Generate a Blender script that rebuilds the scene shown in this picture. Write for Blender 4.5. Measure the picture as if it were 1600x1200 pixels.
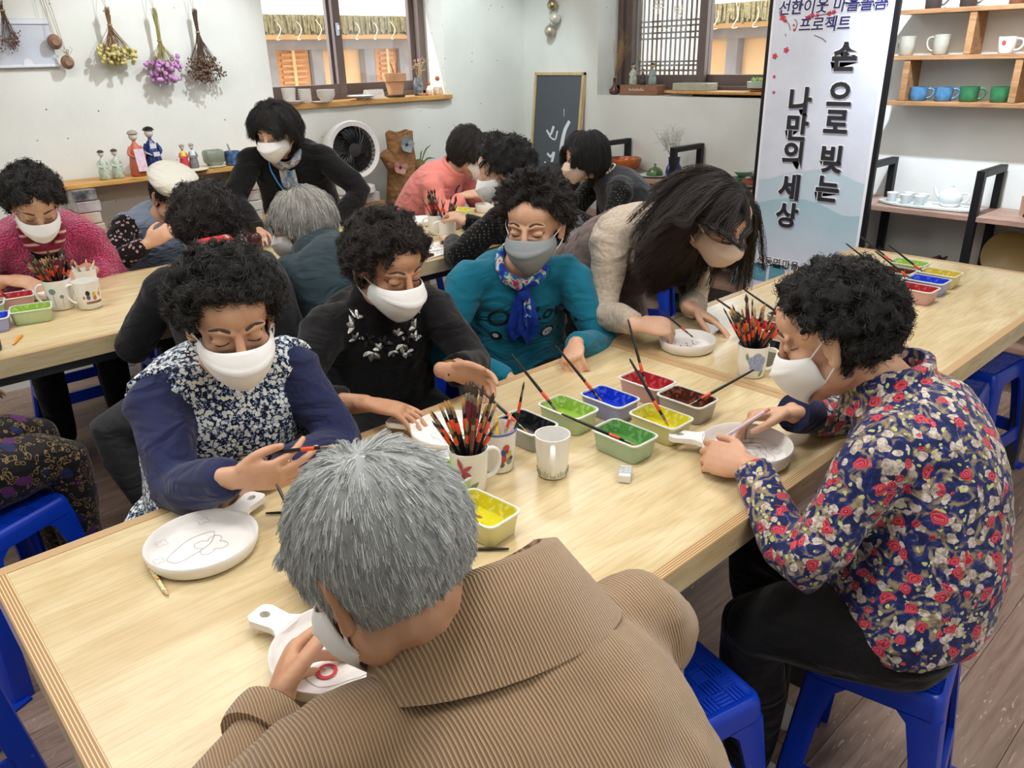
import bpy, math, random
import numpy as np
from mathutils import Vector as V, Matrix
from mathutils.bvhtree import BVHTree
for o in list(bpy.data.objects): bpy.data.objects.remove(o)
SC = bpy.context.scene; COL = SC.collection
random.seed(7); NR = np.random.default_rng(7); PI = math.pi

# ------------------------------------------------------------------ camera, world, lights, exposure
cam = bpy.data.objects.new('camera', bpy.data.cameras.new('camera')); COL.objects.link(cam)
cam.data.sensor_width = 36; cam.data.lens = 36 * 1215 / 1600; cam.data.clip_start = .02
cam.matrix_world = Matrix(((.73280, .28129, -.61959, 0), (-.68002, .27036, -.68153, 0), (-.02419, .92075, .38940, 1.525), (0, 0, 0, 1)))
SC.camera = cam
vs = SC.view_settings; vs.view_transform = 'Standard'; vs.look = 'None'; vs.gamma = 1; vs.use_curve_mapping = False; vs.exposure = .18
wd = bpy.data.worlds.new('sky'); SC.world = wd; wd.use_nodes = True
wd.node_tree.nodes['Background'].inputs[0].default_value = (.82, .91, 1, 1); wd.node_tree.nodes['Background'].inputs[1].default_value = 4.0
def lamp(name, kind, loc, power, col=(1, 1, 1), rot=(0, 0, 0), **k):
    d = bpy.data.lights.new(name, kind); d.energy = power; d.color = col
    for a, b in k.items(): setattr(d, a, b)
    o = bpy.data.objects.new(name, d); COL.objects.link(o); o.location = loc; o.rotation_euler = rot; return o
def aim(o, p): o.rotation_euler = (V(p) - o.location).to_track_quat('-Z', 'Y').to_euler()
lamp('sun', 'SUN', (6, 6, 8), 5, (1, .95, .88), (math.radians(38), 0, math.radians(-115)), angle=.01)
for i, (x, y) in enumerate([(.6, .9), (2.6, .9), (.6, 2.9), (2.6, 2.9), (-.9, 2.0), (1.4, -.7)]):
    lamp('ceiling_panel_lamp', 'AREA', (x, y, 2.58), 18, (1, .975, .935), shape='RECTANGLE', size=1.2, size_y=.3)
for i, (x, y, tx, ty, tz, p, c) in enumerate([(1.95, 3.35, 1.62, 4.45, 1.35, 62, (.88, .95, 1)), (3.3, 1.2, 4.25, 1.45, 1.2, 200, (.76, .86, 1)), (3.2, 3.55, 3.9, 4.45, 1.2, 52, (.80, .97, 1))]):
    l = lamp('track_spot_lamp', 'SPOT', (x, y, 2.52), p, c, spot_size=math.radians(62), spot_blend=.7, shadow_soft_size=.025); aim(l, (tx, ty, tz))
SC.cycles.use_denoising = True
SC.cycles.max_bounces = 6; SC.cycles.diffuse_bounces = 3; SC.cycles.glossy_bounces = 2; SC.cycles.transmission_bounces = 3; SC.cycles.caustics_reflective = False; SC.cycles.caustics_refractive = False; SC.cycles.adaptive_threshold = .02; SC.cycles.transparent_max_bounces = 12

# ------------------------------------------------------------------ materials
def L(h, a=1):
    h = h.lstrip('#'); c = [int(h[i:i + 2], 16) / 255 for i in (0, 2, 4)]
    return tuple((x / 12.92 if x <= .04045 else ((x + .055) / 1.055) ** 2.4) for x in c) + (a,)
MATS = {}
class NT:
    def __init__(s, name):
        s.m = bpy.data.materials.new(name); s.m.use_nodes = True; s.t = s.m.node_tree
        s.b = s.t.nodes['Principled BSDF']; s.o = s.t.nodes['Material Output']; MATS[name] = s.m
    def n(s, ty, ins={}, **k):
        x = s.t.nodes.new(ty)
        for a, b in k.items(): setattr(x, a, b)
        for a, b in ins.items(): s.put(x.inputs[a], b)
        return x
    def put(s, sock, b):
        if isinstance(b, bpy.types.NodeSocket): s.t.links.new(b, sock)
        elif isinstance(b, bpy.types.Node): s.t.links.new(b.outputs[0], sock)
        else: sock.default_value = b
    def set(s, **k):
        for a, b in k.items(): s.put(s.b.inputs[a.replace('_', ' ')], b)
        return s
    def co(s, kind='Object', sc=(1, 1, 1), rot=(0, 0, 0)):
        c = s.n('ShaderNodeTexCoord'); return s.n('ShaderNodeMapping', {'Vector': c.outputs[kind], 'Scale': sc, 'Rotation': rot}).outputs[0]
    def noise(s, sc, det=3, vec=None, dist=0, rough=.5):
        i = {'Scale': sc, 'Detail': det, 'Distortion': dist, 'Roughness': rough}
        if vec is not None: i['Vector'] = vec
        return s.n('ShaderNodeTexNoise', i).outputs[0]
    def vor(s, sc, vec=None, feature='F1', rnd=1., dist='EUCLIDEAN'):
        i = {'Scale': sc, 'Randomness': rnd}
        if vec is not None: i['Vector'] = vec
        return s.n('ShaderNodeTexVoronoi', i, feature=feature, distance=dist)
    def ramp(s, fac, stops, interp='LINEAR'):
        r = s.n('ShaderNodeValToRGB', {'Fac': fac}); e = r.color_ramp.elements; r.color_ramp.interpolation = interp
        while len(e) < len(stops): e.new(.5)
        for x, (p, c) in zip(e, stops): x.position = p; x.color = c if len(c) == 4 else (*c, 1)
        return r.outputs[0]
    def mix(s, f, a, b, mode='MIX'):
        x = s.n('ShaderNodeMix', data_type='RGBA', blend_type=mode); s.put(x.inputs[0], f); s.put(x.inputs[6], a); s.put(x.inputs[7], b); return x.outputs[2]
    def math(s, op, a, b=0.):
        x = s.n('ShaderNodeMath', operation=op); s.put(x.inputs[0], a); s.put(x.inputs[1], b); return x.outputs[0]
    def lt(s, a, b): return s.math('LESS_THAN', a, b)
    def bump(s, h, st=.3, d=.01, nrm=None):
        i = {'Height': h, 'Strength': st, 'Distance': d}
        if nrm is not None: i['Normal'] = nrm
        x = s.n('ShaderNodeBump', i); s.put(s.b.inputs['Normal'], x.outputs[0]); return x.outputs[0]
def mat(name, col='#cccccc', r=.5, m=0., var=None, bump=None, spec=.5, **k):
    if name in MATS: return MATS[name]
    t = NT(name); c = L(col) if isinstance(col, str) else col
    t.set(Base_Color=c, Roughness=r, Metallic=m); t.b.inputs['Specular IOR Level'].default_value = spec
    if var: t.set(Base_Color=t.ramp(t.noise(var[0], 4, t.co()), [(.3, c), (.7, L(var[1]))]))
    if bump: t.bump(t.noise(bump[0], 4, t.co()), bump[1], bump[2] if len(bump) > 2 else .01)
    if k: t.set(**k)
    return t.m
def cloth(name, col, r=.85, wr=.55, fine=0.02, colf=None, ws=6):
    """fabric: base colour (or pattern callback) with weave grain and soft creases in the relief"""
    if name in MATS: return MATS[name]
    t = NT(name); t.set(Roughness=r); t.b.inputs['Specular IOR Level'].default_value = .2
    t.set(Sheen_Weight=.15)
    v = t.co(); base = L(col)
    if colf: base = colf(t, v, base)
    t.set(Base_Color=base)
    w = t.noise(ws, 2, t.co(sc=(1, 1, 2.2)), 1.4); f = t.noise(420, 1, v)
    n1 = t.bump(f, .25, .002); t.bump(w, wr, .035, n1)
    return t.m

# ------------------------------------------------------------------ geometry
def nrm(a): a = np.asarray(a, float); return a / (np.linalg.norm(a) + 1e-12)
def catmull(P, k):
    P = np.asarray(P, float)
    if k <= 1 or len(P) < 3: return P
    Q = np.vstack([2 * P[0] - P[1], P, 2 * P[-1] - P[-2]]); out = []
    for i in range(1, len(Q) - 2):
        for j in range(k):
            t = j / k; a, b, c, d = Q[i - 1:i + 3]
            out.append(.5 * (2 * b + (c - a) * t + (2 * a - 5 * b + 4 * c - d) * t * t + (3 * b - a - 3 * c + d) * t ** 3))
    out.append(P[-1]); return np.array(out)
class G:
    def __init__(s): s.v = []; s.f = []; s.mi = []
    def add(s, v, f, mi=0):
        o = len(s.v); s.v += [tuple(map(float, p)) for p in v]; s.f += [tuple(i + o for i in q) for q in f]; s.mi += [mi] * len(f); return s
    def box(s, c, d, rz=0, mi=0, rot=None, taper=1.):
        x, y, z = (q / 2 for q in d); P = []
        for k in (-1, 1):
            t = 1 if k < 0 else taper
            P += [(-x * t, -y * t, k * z), (x * t, -y * t, k * z), (x * t, y * t, k * z), (-x * t, y * t, k * z)]
        M = (rot.to_3x3() if rot is not None else Matrix.Rotation(rz, 3, 'Z'))
        P = [M @ V(p) + V(c) for p in P]
        return s.add(P, [(3, 2, 1, 0), (4, 5, 6, 7), (0, 1, 5, 4), (1, 2, 6, 5), (2, 3, 7, 6), (3, 0, 4, 7)], mi)
    def rings(s, rings, mi=0, caps=True, closed=True):
        n = len(rings[0]); v = [p for r in rings for p in r]; f = []
        for i in range(len(rings) - 1):
            for j in range(n if closed else n - 1):
                a = i * n + j; b = i * n + (j + 1) % n; f.append((a, b, b + n, a + n))
        if caps: f += [tuple(reversed(range(n))), tuple((len(rings) - 1) * n + j for j in range(n))]
        return s.add(v, f, mi)
    def tube(s, P, r, n=8, side=None, k=1, mi=0, dome=False):
        P = np.asarray(P, float); m = len(P)
        r = [r] * m if np.isscalar(r) else list(r)
        r = np.array([(q, q) if np.isscalar(q) else q for q in r], float)
        if k > 1 and m > 2:
            r = catmull(r, k); r = np.maximum(r, 1e-4); P = catmull(P, k); m = len(P)
        T = np.gradient(P, axis=0); T /= np.linalg.norm(T, axis=1)[:, None] + 1e-12
        sd = nrm(side) if side is not None else (np.array([0, 0, 1.]) if abs(T[0][2]) < .9 else np.array([1., 0, 0]))
        R = []
        for i in range(m):
            t = T[i]; u = sd - t * t.dot(sd); u = nrm(u); sd2 = np.cross(t, u)
            if side is None: sd = u
            R.append((P[i], u, sd2, t))
        rr = []
        a = [2 * PI * j / n for j in range(n)]
        def ring(p, u, w, ra, rb): return [p + u * (ra * math.cos(q)) + w * (rb * math.sin(q)) for q in a]
        if dome:
            p, u, w, t = R[0]
            for q in (.15, .6, .9): rr.append(ring(p - t * min(r[0]) * math.sqrt(1 - q * q), u, w, r[0][0] * q, r[0][1] * q))
        for i in range(m): rr.append(ring(R[i][0], R[i][1], R[i][2], r[i][0], r[i][1]))
        if dome:
            p, u, w, t = R[-1]
            for q in (.9, .6, .15): rr.append(ring(p + t * min(r[-1]) * math.sqrt(1 - q * q), u, w, r[-1][0] * q, r[-1][1] * q))
        return s.rings(rr, mi)
    def lathe(s, prof, n=24, c=(0, 0, 0), mi=0, caps=True, sq=None):
        rr = []
        for r, z in prof: rr.append([(c[0] + r * math.cos(2 * PI * j / n), c[1] + r * math.sin(2 * PI * j / n), c[2] + z) for j in range(n)])
        return s.rings(rr, mi, caps)
    def ell(s, c, r, n=12, m=8, M=None, mi=0):
        rr = []
        for i in range(m + 1):
            t = PI * min(max(i / m, .02), .98); rr.append([(c[0] + r[0] * math.sin(t) * math.cos(2 * PI * j / n), c[1] + r[1] * math.sin(t) * math.sin(2 * PI * j / n), c[2] - r[2] * math.cos(t)) for j in range(n)])
        if M is not None: rr = [[tuple(M @ V(p)) for p in q] for q in rr]
        return s.rings(rr, mi)
    def prism(s, poly, z0, z1, M=None, mi=0):
        a = [(x, y, z0) for x, y in poly]; b = [(x, y, z1) for x, y in poly]
        if M is not None: a = [tuple(M @ V(p)) for p in a]; b = [tuple(M @ V(p)) for p in b]
        return s.rings([a, b], mi)
    def sheet(s, grid, th, mi=0):
        """thin two-sided sheet from a grid of points"""
        g = np.asarray(grid, float); a, b = g.shape[:2]
        du = np.gradient(g, axis=0); dv = np.gradient(g, axis=1); N = np.cross(du, dv); N /= np.linalg.norm(N, axis=2)[..., None] + 1e-9
        v = np.vstack([(g + N * th / 2).reshape(-1, 3), (g - N * th / 2).reshape(-1, 3)]); o = a * b; f = []
        q = lambda i, j: i * b + j
        for i in range(a - 1):
            for j in range(b - 1):
                f.append((q(i, j), q(i + 1, j), q(i + 1, j + 1), q(i, j + 1))); f.append((o + q(i, j), o + q(i, j + 1), o + q(i + 1, j + 1), o + q(i + 1, j)))
        for i in range(a - 1): f.append((q(i, 0), o + q(i, 0), o + q(i + 1, 0), q(i + 1, 0))); f.append((q(i, b - 1), q(i + 1, b - 1), o + q(i + 1, b - 1), o + q(i, b - 1)))
        for j in range(b - 1): f.append((q(0, j), q(0, j + 1), o + q(0, j + 1), o + q(0, j))); f.append((q(a - 1, j), o + q(a - 1, j), o + q(a - 1, j + 1), q(a - 1, j + 1)))
        return s.add(v, f, mi)
    def xf(s, M): s.v = [tuple(M @ V(p)) for p in s.v]; return s
    def mesh(s, name):
        me = bpy.data.meshes.new(name); me.from_pydata(s.v, [], s.f)
        if any(s.mi): me.polygons.foreach_set('material_index', s.mi)
        me.update(); return me
    def build(s, name, m, parent=None, smooth=40, bev=0, loc=None, rz=0, fix=True):
        me = s.mesh(name)
        if fix:
            import bmesh
            bm = bmesh.new(); bm.from_mesh(me); bmesh.ops.recalc_face_normals(bm, faces=bm.faces); bm.to_mesh(me); bm.free()
        return put(name, me, m, parent, smooth, bev, loc, rz)
def put(name, me, m, parent=None, smooth=40, bev=0, loc=None, rz=0):
    for x in (m if isinstance(m, (list, tuple)) else [m]): me.materials.append(x)
    if smooth:
        me.shade_smooth()
        if smooth < 180: me.set_sharp_from_angle(angle=math.radians(smooth))
    o = bpy.data.objects.new(name, me); COL.objects.link(o); o.parent = parent
    if loc is not None: o.location = loc
    o.rotation_euler[2] = rz
    if bev:
        b = o.modifiers.new('bevel', 'BEVEL'); b.width = bev; b.segments = 2; b.limit_method = 'ANGLE'; b.angle_limit = math.radians(50)
    return o
def tag(o, label=None, cat=None, group=None, kind=None):
    for a, b in (('label', label), ('category', cat), ('group', group), ('kind', kind)):
        if b: o[a] = b
    return o
def thing(name, label, cat, loc=(0, 0, 0), rz=0, group=None):
    o = bpy.data.objects.new(name, None); COL.objects.link(o); o.location = loc; o.rotation_euler[2] = rz; o.empty_display_size = .05
    return tag(o, label, cat, group)
def copy_tree(o, parent=None):
    c = o.copy(); COL.objects.link(c); c.parent = parent
    for ch in [x for x in KIDS.get(o.name, [])] or list(o.children): copy_tree(ch, c)
    return c
KIDS = {}; TMP = bpy.data.scenes.new('scratch')
def tdg():
    with bpy.context.temp_override(scene=TMP, view_layer=TMP.view_layers[0]): return bpy.context.evaluated_depsgraph_get()
def remesh(g, voxel, it=4, fac=.5):
    me = g.mesh('tmp'); o = bpy.data.objects.new('tmp', me); TMP.collection.objects.link(o)
    r = o.modifiers.new('r', 'REMESH'); r.mode = 'VOXEL'; r.voxel_size = voxel; r.use_smooth_shade = True
    if it: q = o.modifiers.new('s', 'SMOOTH'); q.factor = fac; q.iterations = it
    dg = tdg(); m2 = bpy.data.meshes.new_from_object(o.evaluated_get(dg))
    bpy.data.objects.remove(o); bpy.data.meshes.remove(me); return m2
def text_geo(txt, size, depth=.001, bold=0., align='CENTER', M=None, shear=0., sx=1.):
    cu = bpy.data.curves.new('t', 'FONT'); cu.body = txt; cu.size = size; cu.extrude = depth; cu.offset = bold; cu.align_x = align; cu.align_y = 'CENTER'; cu.shear = shear; cu.resolution_u = 3
    o = bpy.data.objects.new('t', cu); TMP.collection.objects.link(o)
    dg = tdg(); me = bpy.data.meshes.new_from_object(o.evaluated_get(dg)); bpy.data.objects.remove(o)
    if sx != 1.: me.transform(Matrix.Diagonal((sx, 1, 1, 1)))
    if M is not None: me.transform(M)
    return me
def frame(o, x, y, z=None):
    """matrix with the given x and y axes at o"""
    x = V(x).normalized(); y = V(y).normalized(); z = x.cross(y) if z is None else V(z)
    return Matrix(((x.x, y.x, z.x, o[0]), (x.y, y.y, z.y, o[1]), (x.z, y.z, z.z, o[2]), (0, 0, 0, 1)))
# ------------------------------------------------------------------ setting
XW, YW, ZC = 4.25, 4.45, 2.62; X0, Y0 = -1.5, -1.3
def wall_mat():
    t = NT('wall_plaster'); v = t.co()
    sp = t.vor(17, v, rnd=1.); n = t.noise(3.2, 3, v)
    dot = t.math('MULTIPLY', t.lt(sp.outputs['Distance'], .07), t.math('GREATER_THAN', t.n('ShaderNodeSeparateColor', {'Color': sp.outputs['Color']}).outputs[0], .62))
    base = t.ramp(n, [(.3, L('#d6d8d2')), (.7, L('#e2e3de'))])
    t.set(Base_Color=t.mix(dot, base, L('#6d6e6a')), Roughness=.8)
    h = t.math('SUBTRACT', t.noise(60, 3, v), t.math('MULTIPLY', dot, 1.5)); t.bump(h, .12, .006); return t.m
def plank_mat():
    t = NT('floor_plank'); v = t.co(sc=(1, 12, 1)); oi = t.n('ShaderNodeObjectInfo')
    off = t.n('ShaderNodeVectorMath', {0: v, 1: oi.outputs['Location']}, operation='ADD').outputs[0]
    g = t.noise(5, 5, off, .6, .6); base = t.ramp(g, [(.3, L('#7f675c')), (.5, L('#9f867a')), (.72, L('#b39c90'))])
    base = t.mix(t.math('MULTIPLY', oi.outputs['Random'], .3), base, L('#8d7468'))
    fl = t.noise(26, 2, t.n('ShaderNodeVectorMath', {0: t.co(sc=(1, 5, 1)), 1: oi.outputs['Location']}, operation='ADD').outputs[0], .8)
    m2 = t.math('MULTIPLY', t.math('GREATER_THAN', fl, .665), t.math('GREATER_THAN', t.noise(2.2, 2, off), .5))
    t.set(Base_Color=t.mix(m2, base, L('#c9bfb6')), Roughness=t.ramp(g, [(.3, (.42,) * 3), (.7, (.55,) * 3)])); t.bump(g, .15, .002); return t.m
WALL, PLANK = wall_mat(), plank_mat()
def wood(name, a, b, sc=(1, 9, 9), r=.45, coat=0.):
    if name in MATS: return MATS[name]
    t = NT(name); v = t.co(sc=sc); g = t.noise(3.2, 4, v, .9, .55); g2 = t.noise(38, 2, v)
    c = t.ramp(g, [(.32, L(a)), (.68, L(b))]); t.set(Base_Color=t.mix(t.math('MULTIPLY', g2, .25), c, L(a)), Roughness=r, Coat_Weight=coat, Coat_Roughness=.25); t.bump(g2, .06, .002); return t.m
t = NT('birch_top'); v = t.co(sc=(1, 3.4, 3.4)); g = t.noise(3.2, 4, v, .9, .55); g3 = t.noise(9, 3, t.co(sc=(1, 15, 15)), .8); c = t.ramp(g, [(.32, L('#cbb488')), (.68, L('#e0d0a9'))])
t.set(Base_Color=t.mix(t.math('MULTIPLY', t.ramp(g3, [(.46, (0,) * 3), (.62, (1,) * 3)]), .28), c, L('#b3955f')), Roughness=.27); t.bump(g3, .05, .002); BIRCH = t.m
PLY = None
OAK = wood('honey_board', '#b5803f', '#d8a860', (2, 14, 14), .5)
WALNUT = wood('pinkish_board', '#8e6f5f', '#b09080', (14, 2, 14), .5)
CEDAR = wood('cedar_board', '#8a6240', '#b98d60', (14, 2, 14), .55)
def ply_mat(axis):
    t = NT('ply_edge_' + 'xy'[axis]); v = t.n('ShaderNodeSeparateXYZ', {'Vector': t.co()}).outputs[axis]
    s = t.math('SINE', t.math('MULTIPLY', v, 2 * PI / .0047)); n = t.noise(9, 2, t.co(sc=(1, 1, 1)))
    t.set(Base_Color=t.mix(t.math('MULTIPLY', t.ramp(s, [(.35, (0,) * 3), (.65, (1,) * 3)]), .9), L('#a87f52'), L('#e8d2a6')), Roughness=.4); return t.m
PLYX, PLYY = ply_mat(0), ply_mat(1)
fl = G().box(((X0 + XW) / 2, (Y0 + YW) / 2, -.055), (XW - X0 + .5, YW - Y0 + .5, .1)).build('floor', mat('subfloor', '#3a2d27', .9), smooth=0)
tag(fl, 'grey-brown wood plank floor with pale flecks', kind='structure')
PW, PL = .152, 1.22; pm = {}
r = 0; y = Y0 + .001
while y < YW - .01:
    w = min(PW, YW - y); x = X0 - ((r * .47) % 1) * PL
    while x < XW:
        a, b = max(x, X0), min(x + PL, XW)
        if b - a > .03:
            key = (round(b - a, 3), round(w, 3))
            if key not in pm:
                g = G().box((0, 0, -.004), (b - a - .0016, w - .0016, .008)); me = g.mesh('plank'); me.materials.append(PLANK); pm[key] = me
            o = bpy.data.objects.new('plank', pm[key]); COL.objects.link(o); o.parent = fl; o.location = ((a + b) / 2, y + w / 2, 0)
        x += PL
    y += PW; r += 1
W1 = (2.243, 3.512, 1.262, 2.25); W2 = (2.05, 3.74, 1.262, 2.25); TH = .3
g = G(); a, b, z0, z1 = W1
g.box(((X0 + a) / 2, YW + TH / 2, ZC / 2), (a - X0, TH, ZC)); g.box(((b + XW + TH) / 2, YW + TH / 2, ZC / 2), (XW + TH - b, TH, ZC))
g.box(((a + b) / 2, YW + TH / 2, z0 / 2), (b - a, TH, z0)); g.box(((a + b) / 2, YW + TH / 2, (z1 + ZC) / 2), (b - a, TH, ZC - z1))
tag(g.build('wall_left', WALL, smooth=0), 'speckled white plaster wall with dried flowers', kind='structure')
g = G(); a, b, z0, z1 = W2
g.box((XW + TH / 2, (Y0 + a) / 2, ZC / 2), (TH, a - Y0, ZC)); g.box((XW + TH / 2, (b + YW) / 2, ZC / 2), (TH, YW - b, ZC))
g.box((XW + TH / 2, (a + b) / 2, z0 / 2), (TH, b - a, z0)); g.box((XW + TH / 2, (a + b) / 2, (z1 + ZC) / 2), (TH, b - a, ZC - z1))
tag(g.build('wall_right', WALL, smooth=0), 'speckled white plaster wall with shelves', kind='structure')
tag(G().box((X0 - .1, (Y0 + YW) / 2, ZC / 2), (.2, YW - Y0, ZC)).build('wall_back', WALL, smooth=0), 'white plaster wall behind the viewer', kind='structure')
tag(G().box(((X0 + XW) / 2, Y0 - .1, ZC / 2), (XW - X0, .2, ZC)).build('wall_front', WALL, smooth=0), 'white plaster wall beside the viewer', kind='structure')
tag(G().box(((X0 + XW) / 2, (Y0 + YW) / 2, ZC + .05), (XW - X0 + .6, YW - Y0 + .6, .1)).build('ceiling', mat('ceiling_white', '#e9e6df', .9), smooth=0), 'white ceiling above the room', kind='structure')
BROWN = mat('brown_aluminium', '#6a5a56', .45, .2); DARKF = mat('dark_frame', '#3a312f', .45)
def glass_mat():
    t = NT('window_glass'); tr = t.n('ShaderNodeBsdfTransparent', {'Color': (.97, .98, .98, 1)}); gl = t.n('ShaderNodeBsdfGlossy', {'Roughness': .03})
    fr = t.n('ShaderNodeLayerWeight', {'Blend': .12}); mx = t.n('ShaderNodeMixShader', {0: t.math('MULTIPLY', fr.outputs['Facing'], .35), 1: tr.outputs[0], 2: gl.outputs[0]})
    t.t.links.new(mx.outputs[0], t.o.inputs[0]); return t.m
GLASS = glass_mat(); STEEL = mat('steel', '#b9bbbd', .3, 1.)
# window_1 in the left wall: frame at y = 4.68, two overlapping sashes
YF = 4.66
w1 = tag(bpy.data.objects.new('window_1', None), 'brown sliding window above the wooden sill', kind='structure'); COL.objects.link(w1)
a, b, z0, z1 = W1; g = G()
for (xa, xb, za, zb) in ((a, a + .05, z0, z1), (b - .05, b, z0, z1), (a, b, z0, z0 + .055), (a, b, z1 - .05, z1)): g.box(((xa + xb) / 2, YF + .045, (za + zb) / 2), (xb - xa, .11, zb - za))
g.build('window_frame', BROWN, w1, 0, .003)
def sash(par, u0, u1, za, zb, off, ax, st=.055, m=BROWN):
    """ax 0: sash lies along X at depth y=off; ax 1: along Y at x=off"""
    P = (lambda u, d, z: (u, off + d, z)) if ax == 0 else (lambda u, d, z: (off + d, u, z))
    S = (lambda u, d, z: (u, d, z)) if ax == 0 else (lambda u, d, z: (d, u, z))
    g = G()
    for (p, q, r_, s_) in ((u0, u0 + st, za, zb), (u1 - st, u1, za, zb), (u0 + st, u1 - st, za, za + .07), (u0 + st, u1 - st, zb - .06, zb)):
        g.box(P((p + q) / 2, 0, (r_ + s_) / 2), S(q - p, .035, s_ - r_))
    o = g.build('sash', m, par, 0, .003)
    G().box(P((u0 + u1) / 2, 0, (za + zb) / 2), S(u1 - u0 - 2 * st + .01, .006, zb - za - .12)).build('pane', GLASS, o, 0); return o
sash(w1, a + .03, 2.87, z0 + .05, z1 - .04, YF + .02, 0); s2 = sash(w1, 2.80, b - .03, z0 + .05, z1 - .04, YF + .065, 0)
G().box((2.835, YF - .006, 1.70), (.02, .016, .075)).box((2.835, YF - .02, 1.71), (.012, .02, .03)).build('sash_lock', STEEL, w1, 0, .002)
# curved-edge wooden sill board
g = G(); poly = [(a - .0, YW - .035)] + [(a + (b - a) * t / 20 + 0, YW - .038 - .006 * math.sin(t * 1.1)) for t in range(1, 20)] + [(b + .03, YW - .03), (b + .03, YW - .002), (b, YW), (b, YF + .0), (a, YF)]
g.prism(poly, z0, z0 + .028); tag(g.build('window_sill', OAK, w1, 0, .003), 'honey wood sill board')
# window_2 in the right wall
XF = 4.46
w2 = tag(bpy.data.objects.new('window_2', None), 'brown sliding window beside the banner', kind='structure'); COL.objects.link(w2)
a, b, z0, z1 = W2; g = G()
for (ya, yb, za, zb) in ((a, a + .05, z0, z1), (b - .045, b, z0, z1), (a, b, z0, z0 + .055), (a, b, z1 - .05, z1)): g.box((XF + .045, (ya + yb) / 2, (za + zb) / 2), (.11, yb - ya, zb - za))
g.build('window_frame', BROWN, w2, 0, .003)
G().box((XF + .02, b - .075, (z0 + z1) / 2), (.02, .018, z1 - z0 - .1)).box((XF + .05, b - .1, (z0 + z1) / 2), (.02, .018, z1 - z0 - .1)).build('track', DARKF, w2, 0)
sash(w2, 3.04, b - .06, z0 + .05, z1 - .04, XF + .02, 1); sash(w2, a + .03, 3.10, z0 + .05, z1 - .04, XF + .065, 1)
# paper lattice screen standing outside the left half
la = thing('lattice_screen', 'grey wooden lattice screen with white paper outside the window', 'screen', (4.66, 3.47, 1.0))
g = G().box((.02, 0, .65), (.006, .52, 1.3)); tp_ = NT('screen_paper'); mx_ = tp_.n('ShaderNodeMixShader', {0: .7, 1: tp_.b.outputs[0], 2: tp_.n('ShaderNodeBsdfTranslucent', {'Color': L('#f6f4ee')}).outputs[0]}); tp_.set(Base_Color=L('#f4f2ec'), Roughness=.9); tp_.t.links.new(mx_.outputs[0], tp_.o.inputs[0]); g.build('paper', tp_.m, la, 0)
LG = mat('lattice_grey', '#8f8583', .7)
G().box((0, -.26, .65), (.03, .03, 1.34)).box((0, .26, .65), (.03, .04, 1.34)).box((0, 0, 0), (.03, .52, .05)).build('frame', LG, la, 0)
vb = G().box((0, 0, .65), (.012, .008, 1.3)).mesh('bar'); hb = G().box((-.002, 0, 0), (.014, .52, .011)).mesh('bar')
for me in (vb, hb): me.materials.append(LG)
for i in range(12):
    o = bpy.data.objects.new('bar', vb); COL.objects.link(o); o.parent = la; o.location = (0, -.21 + i * .0385, 0)
for z in (.404, .436, .46, .604, .639, .678, .71, 1.0, 1.035, 1.07):
    o = bpy.data.objects.new('bar', hb); COL.objects.link(o); o.parent = la; o.location = (0, 0, z)
# hand-lettering stuck on the lattice pane
STK = mat('sticker_white', '#f3f0ea', .6)
for t_, y_, z, sz in (('흙', 3.265, 1.865, .07), ('우', 3.41, 1.785, .10), ('방', 3.255, 1.745, .085)):
    put('window_lettering', text_geo(t_, sz, .0008, .001, 'CENTER', frame((XF - .002, y_, z), (0, -1, 0), (0, 0, 1))), STK, w2, 0)
g = G()
for i in range(9): g.tube([(XF - .002, 3.44 - i * .03, 1.655), (XF - .002, 3.43 - i * .03, 1.667 - (i % 2) * .018), (XF - .002, 3.42 - i * .03, 1.655 + (i % 3) * .004)], .0022, 5, k=3)
g.build('window_lettering', STK, w2)
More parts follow.
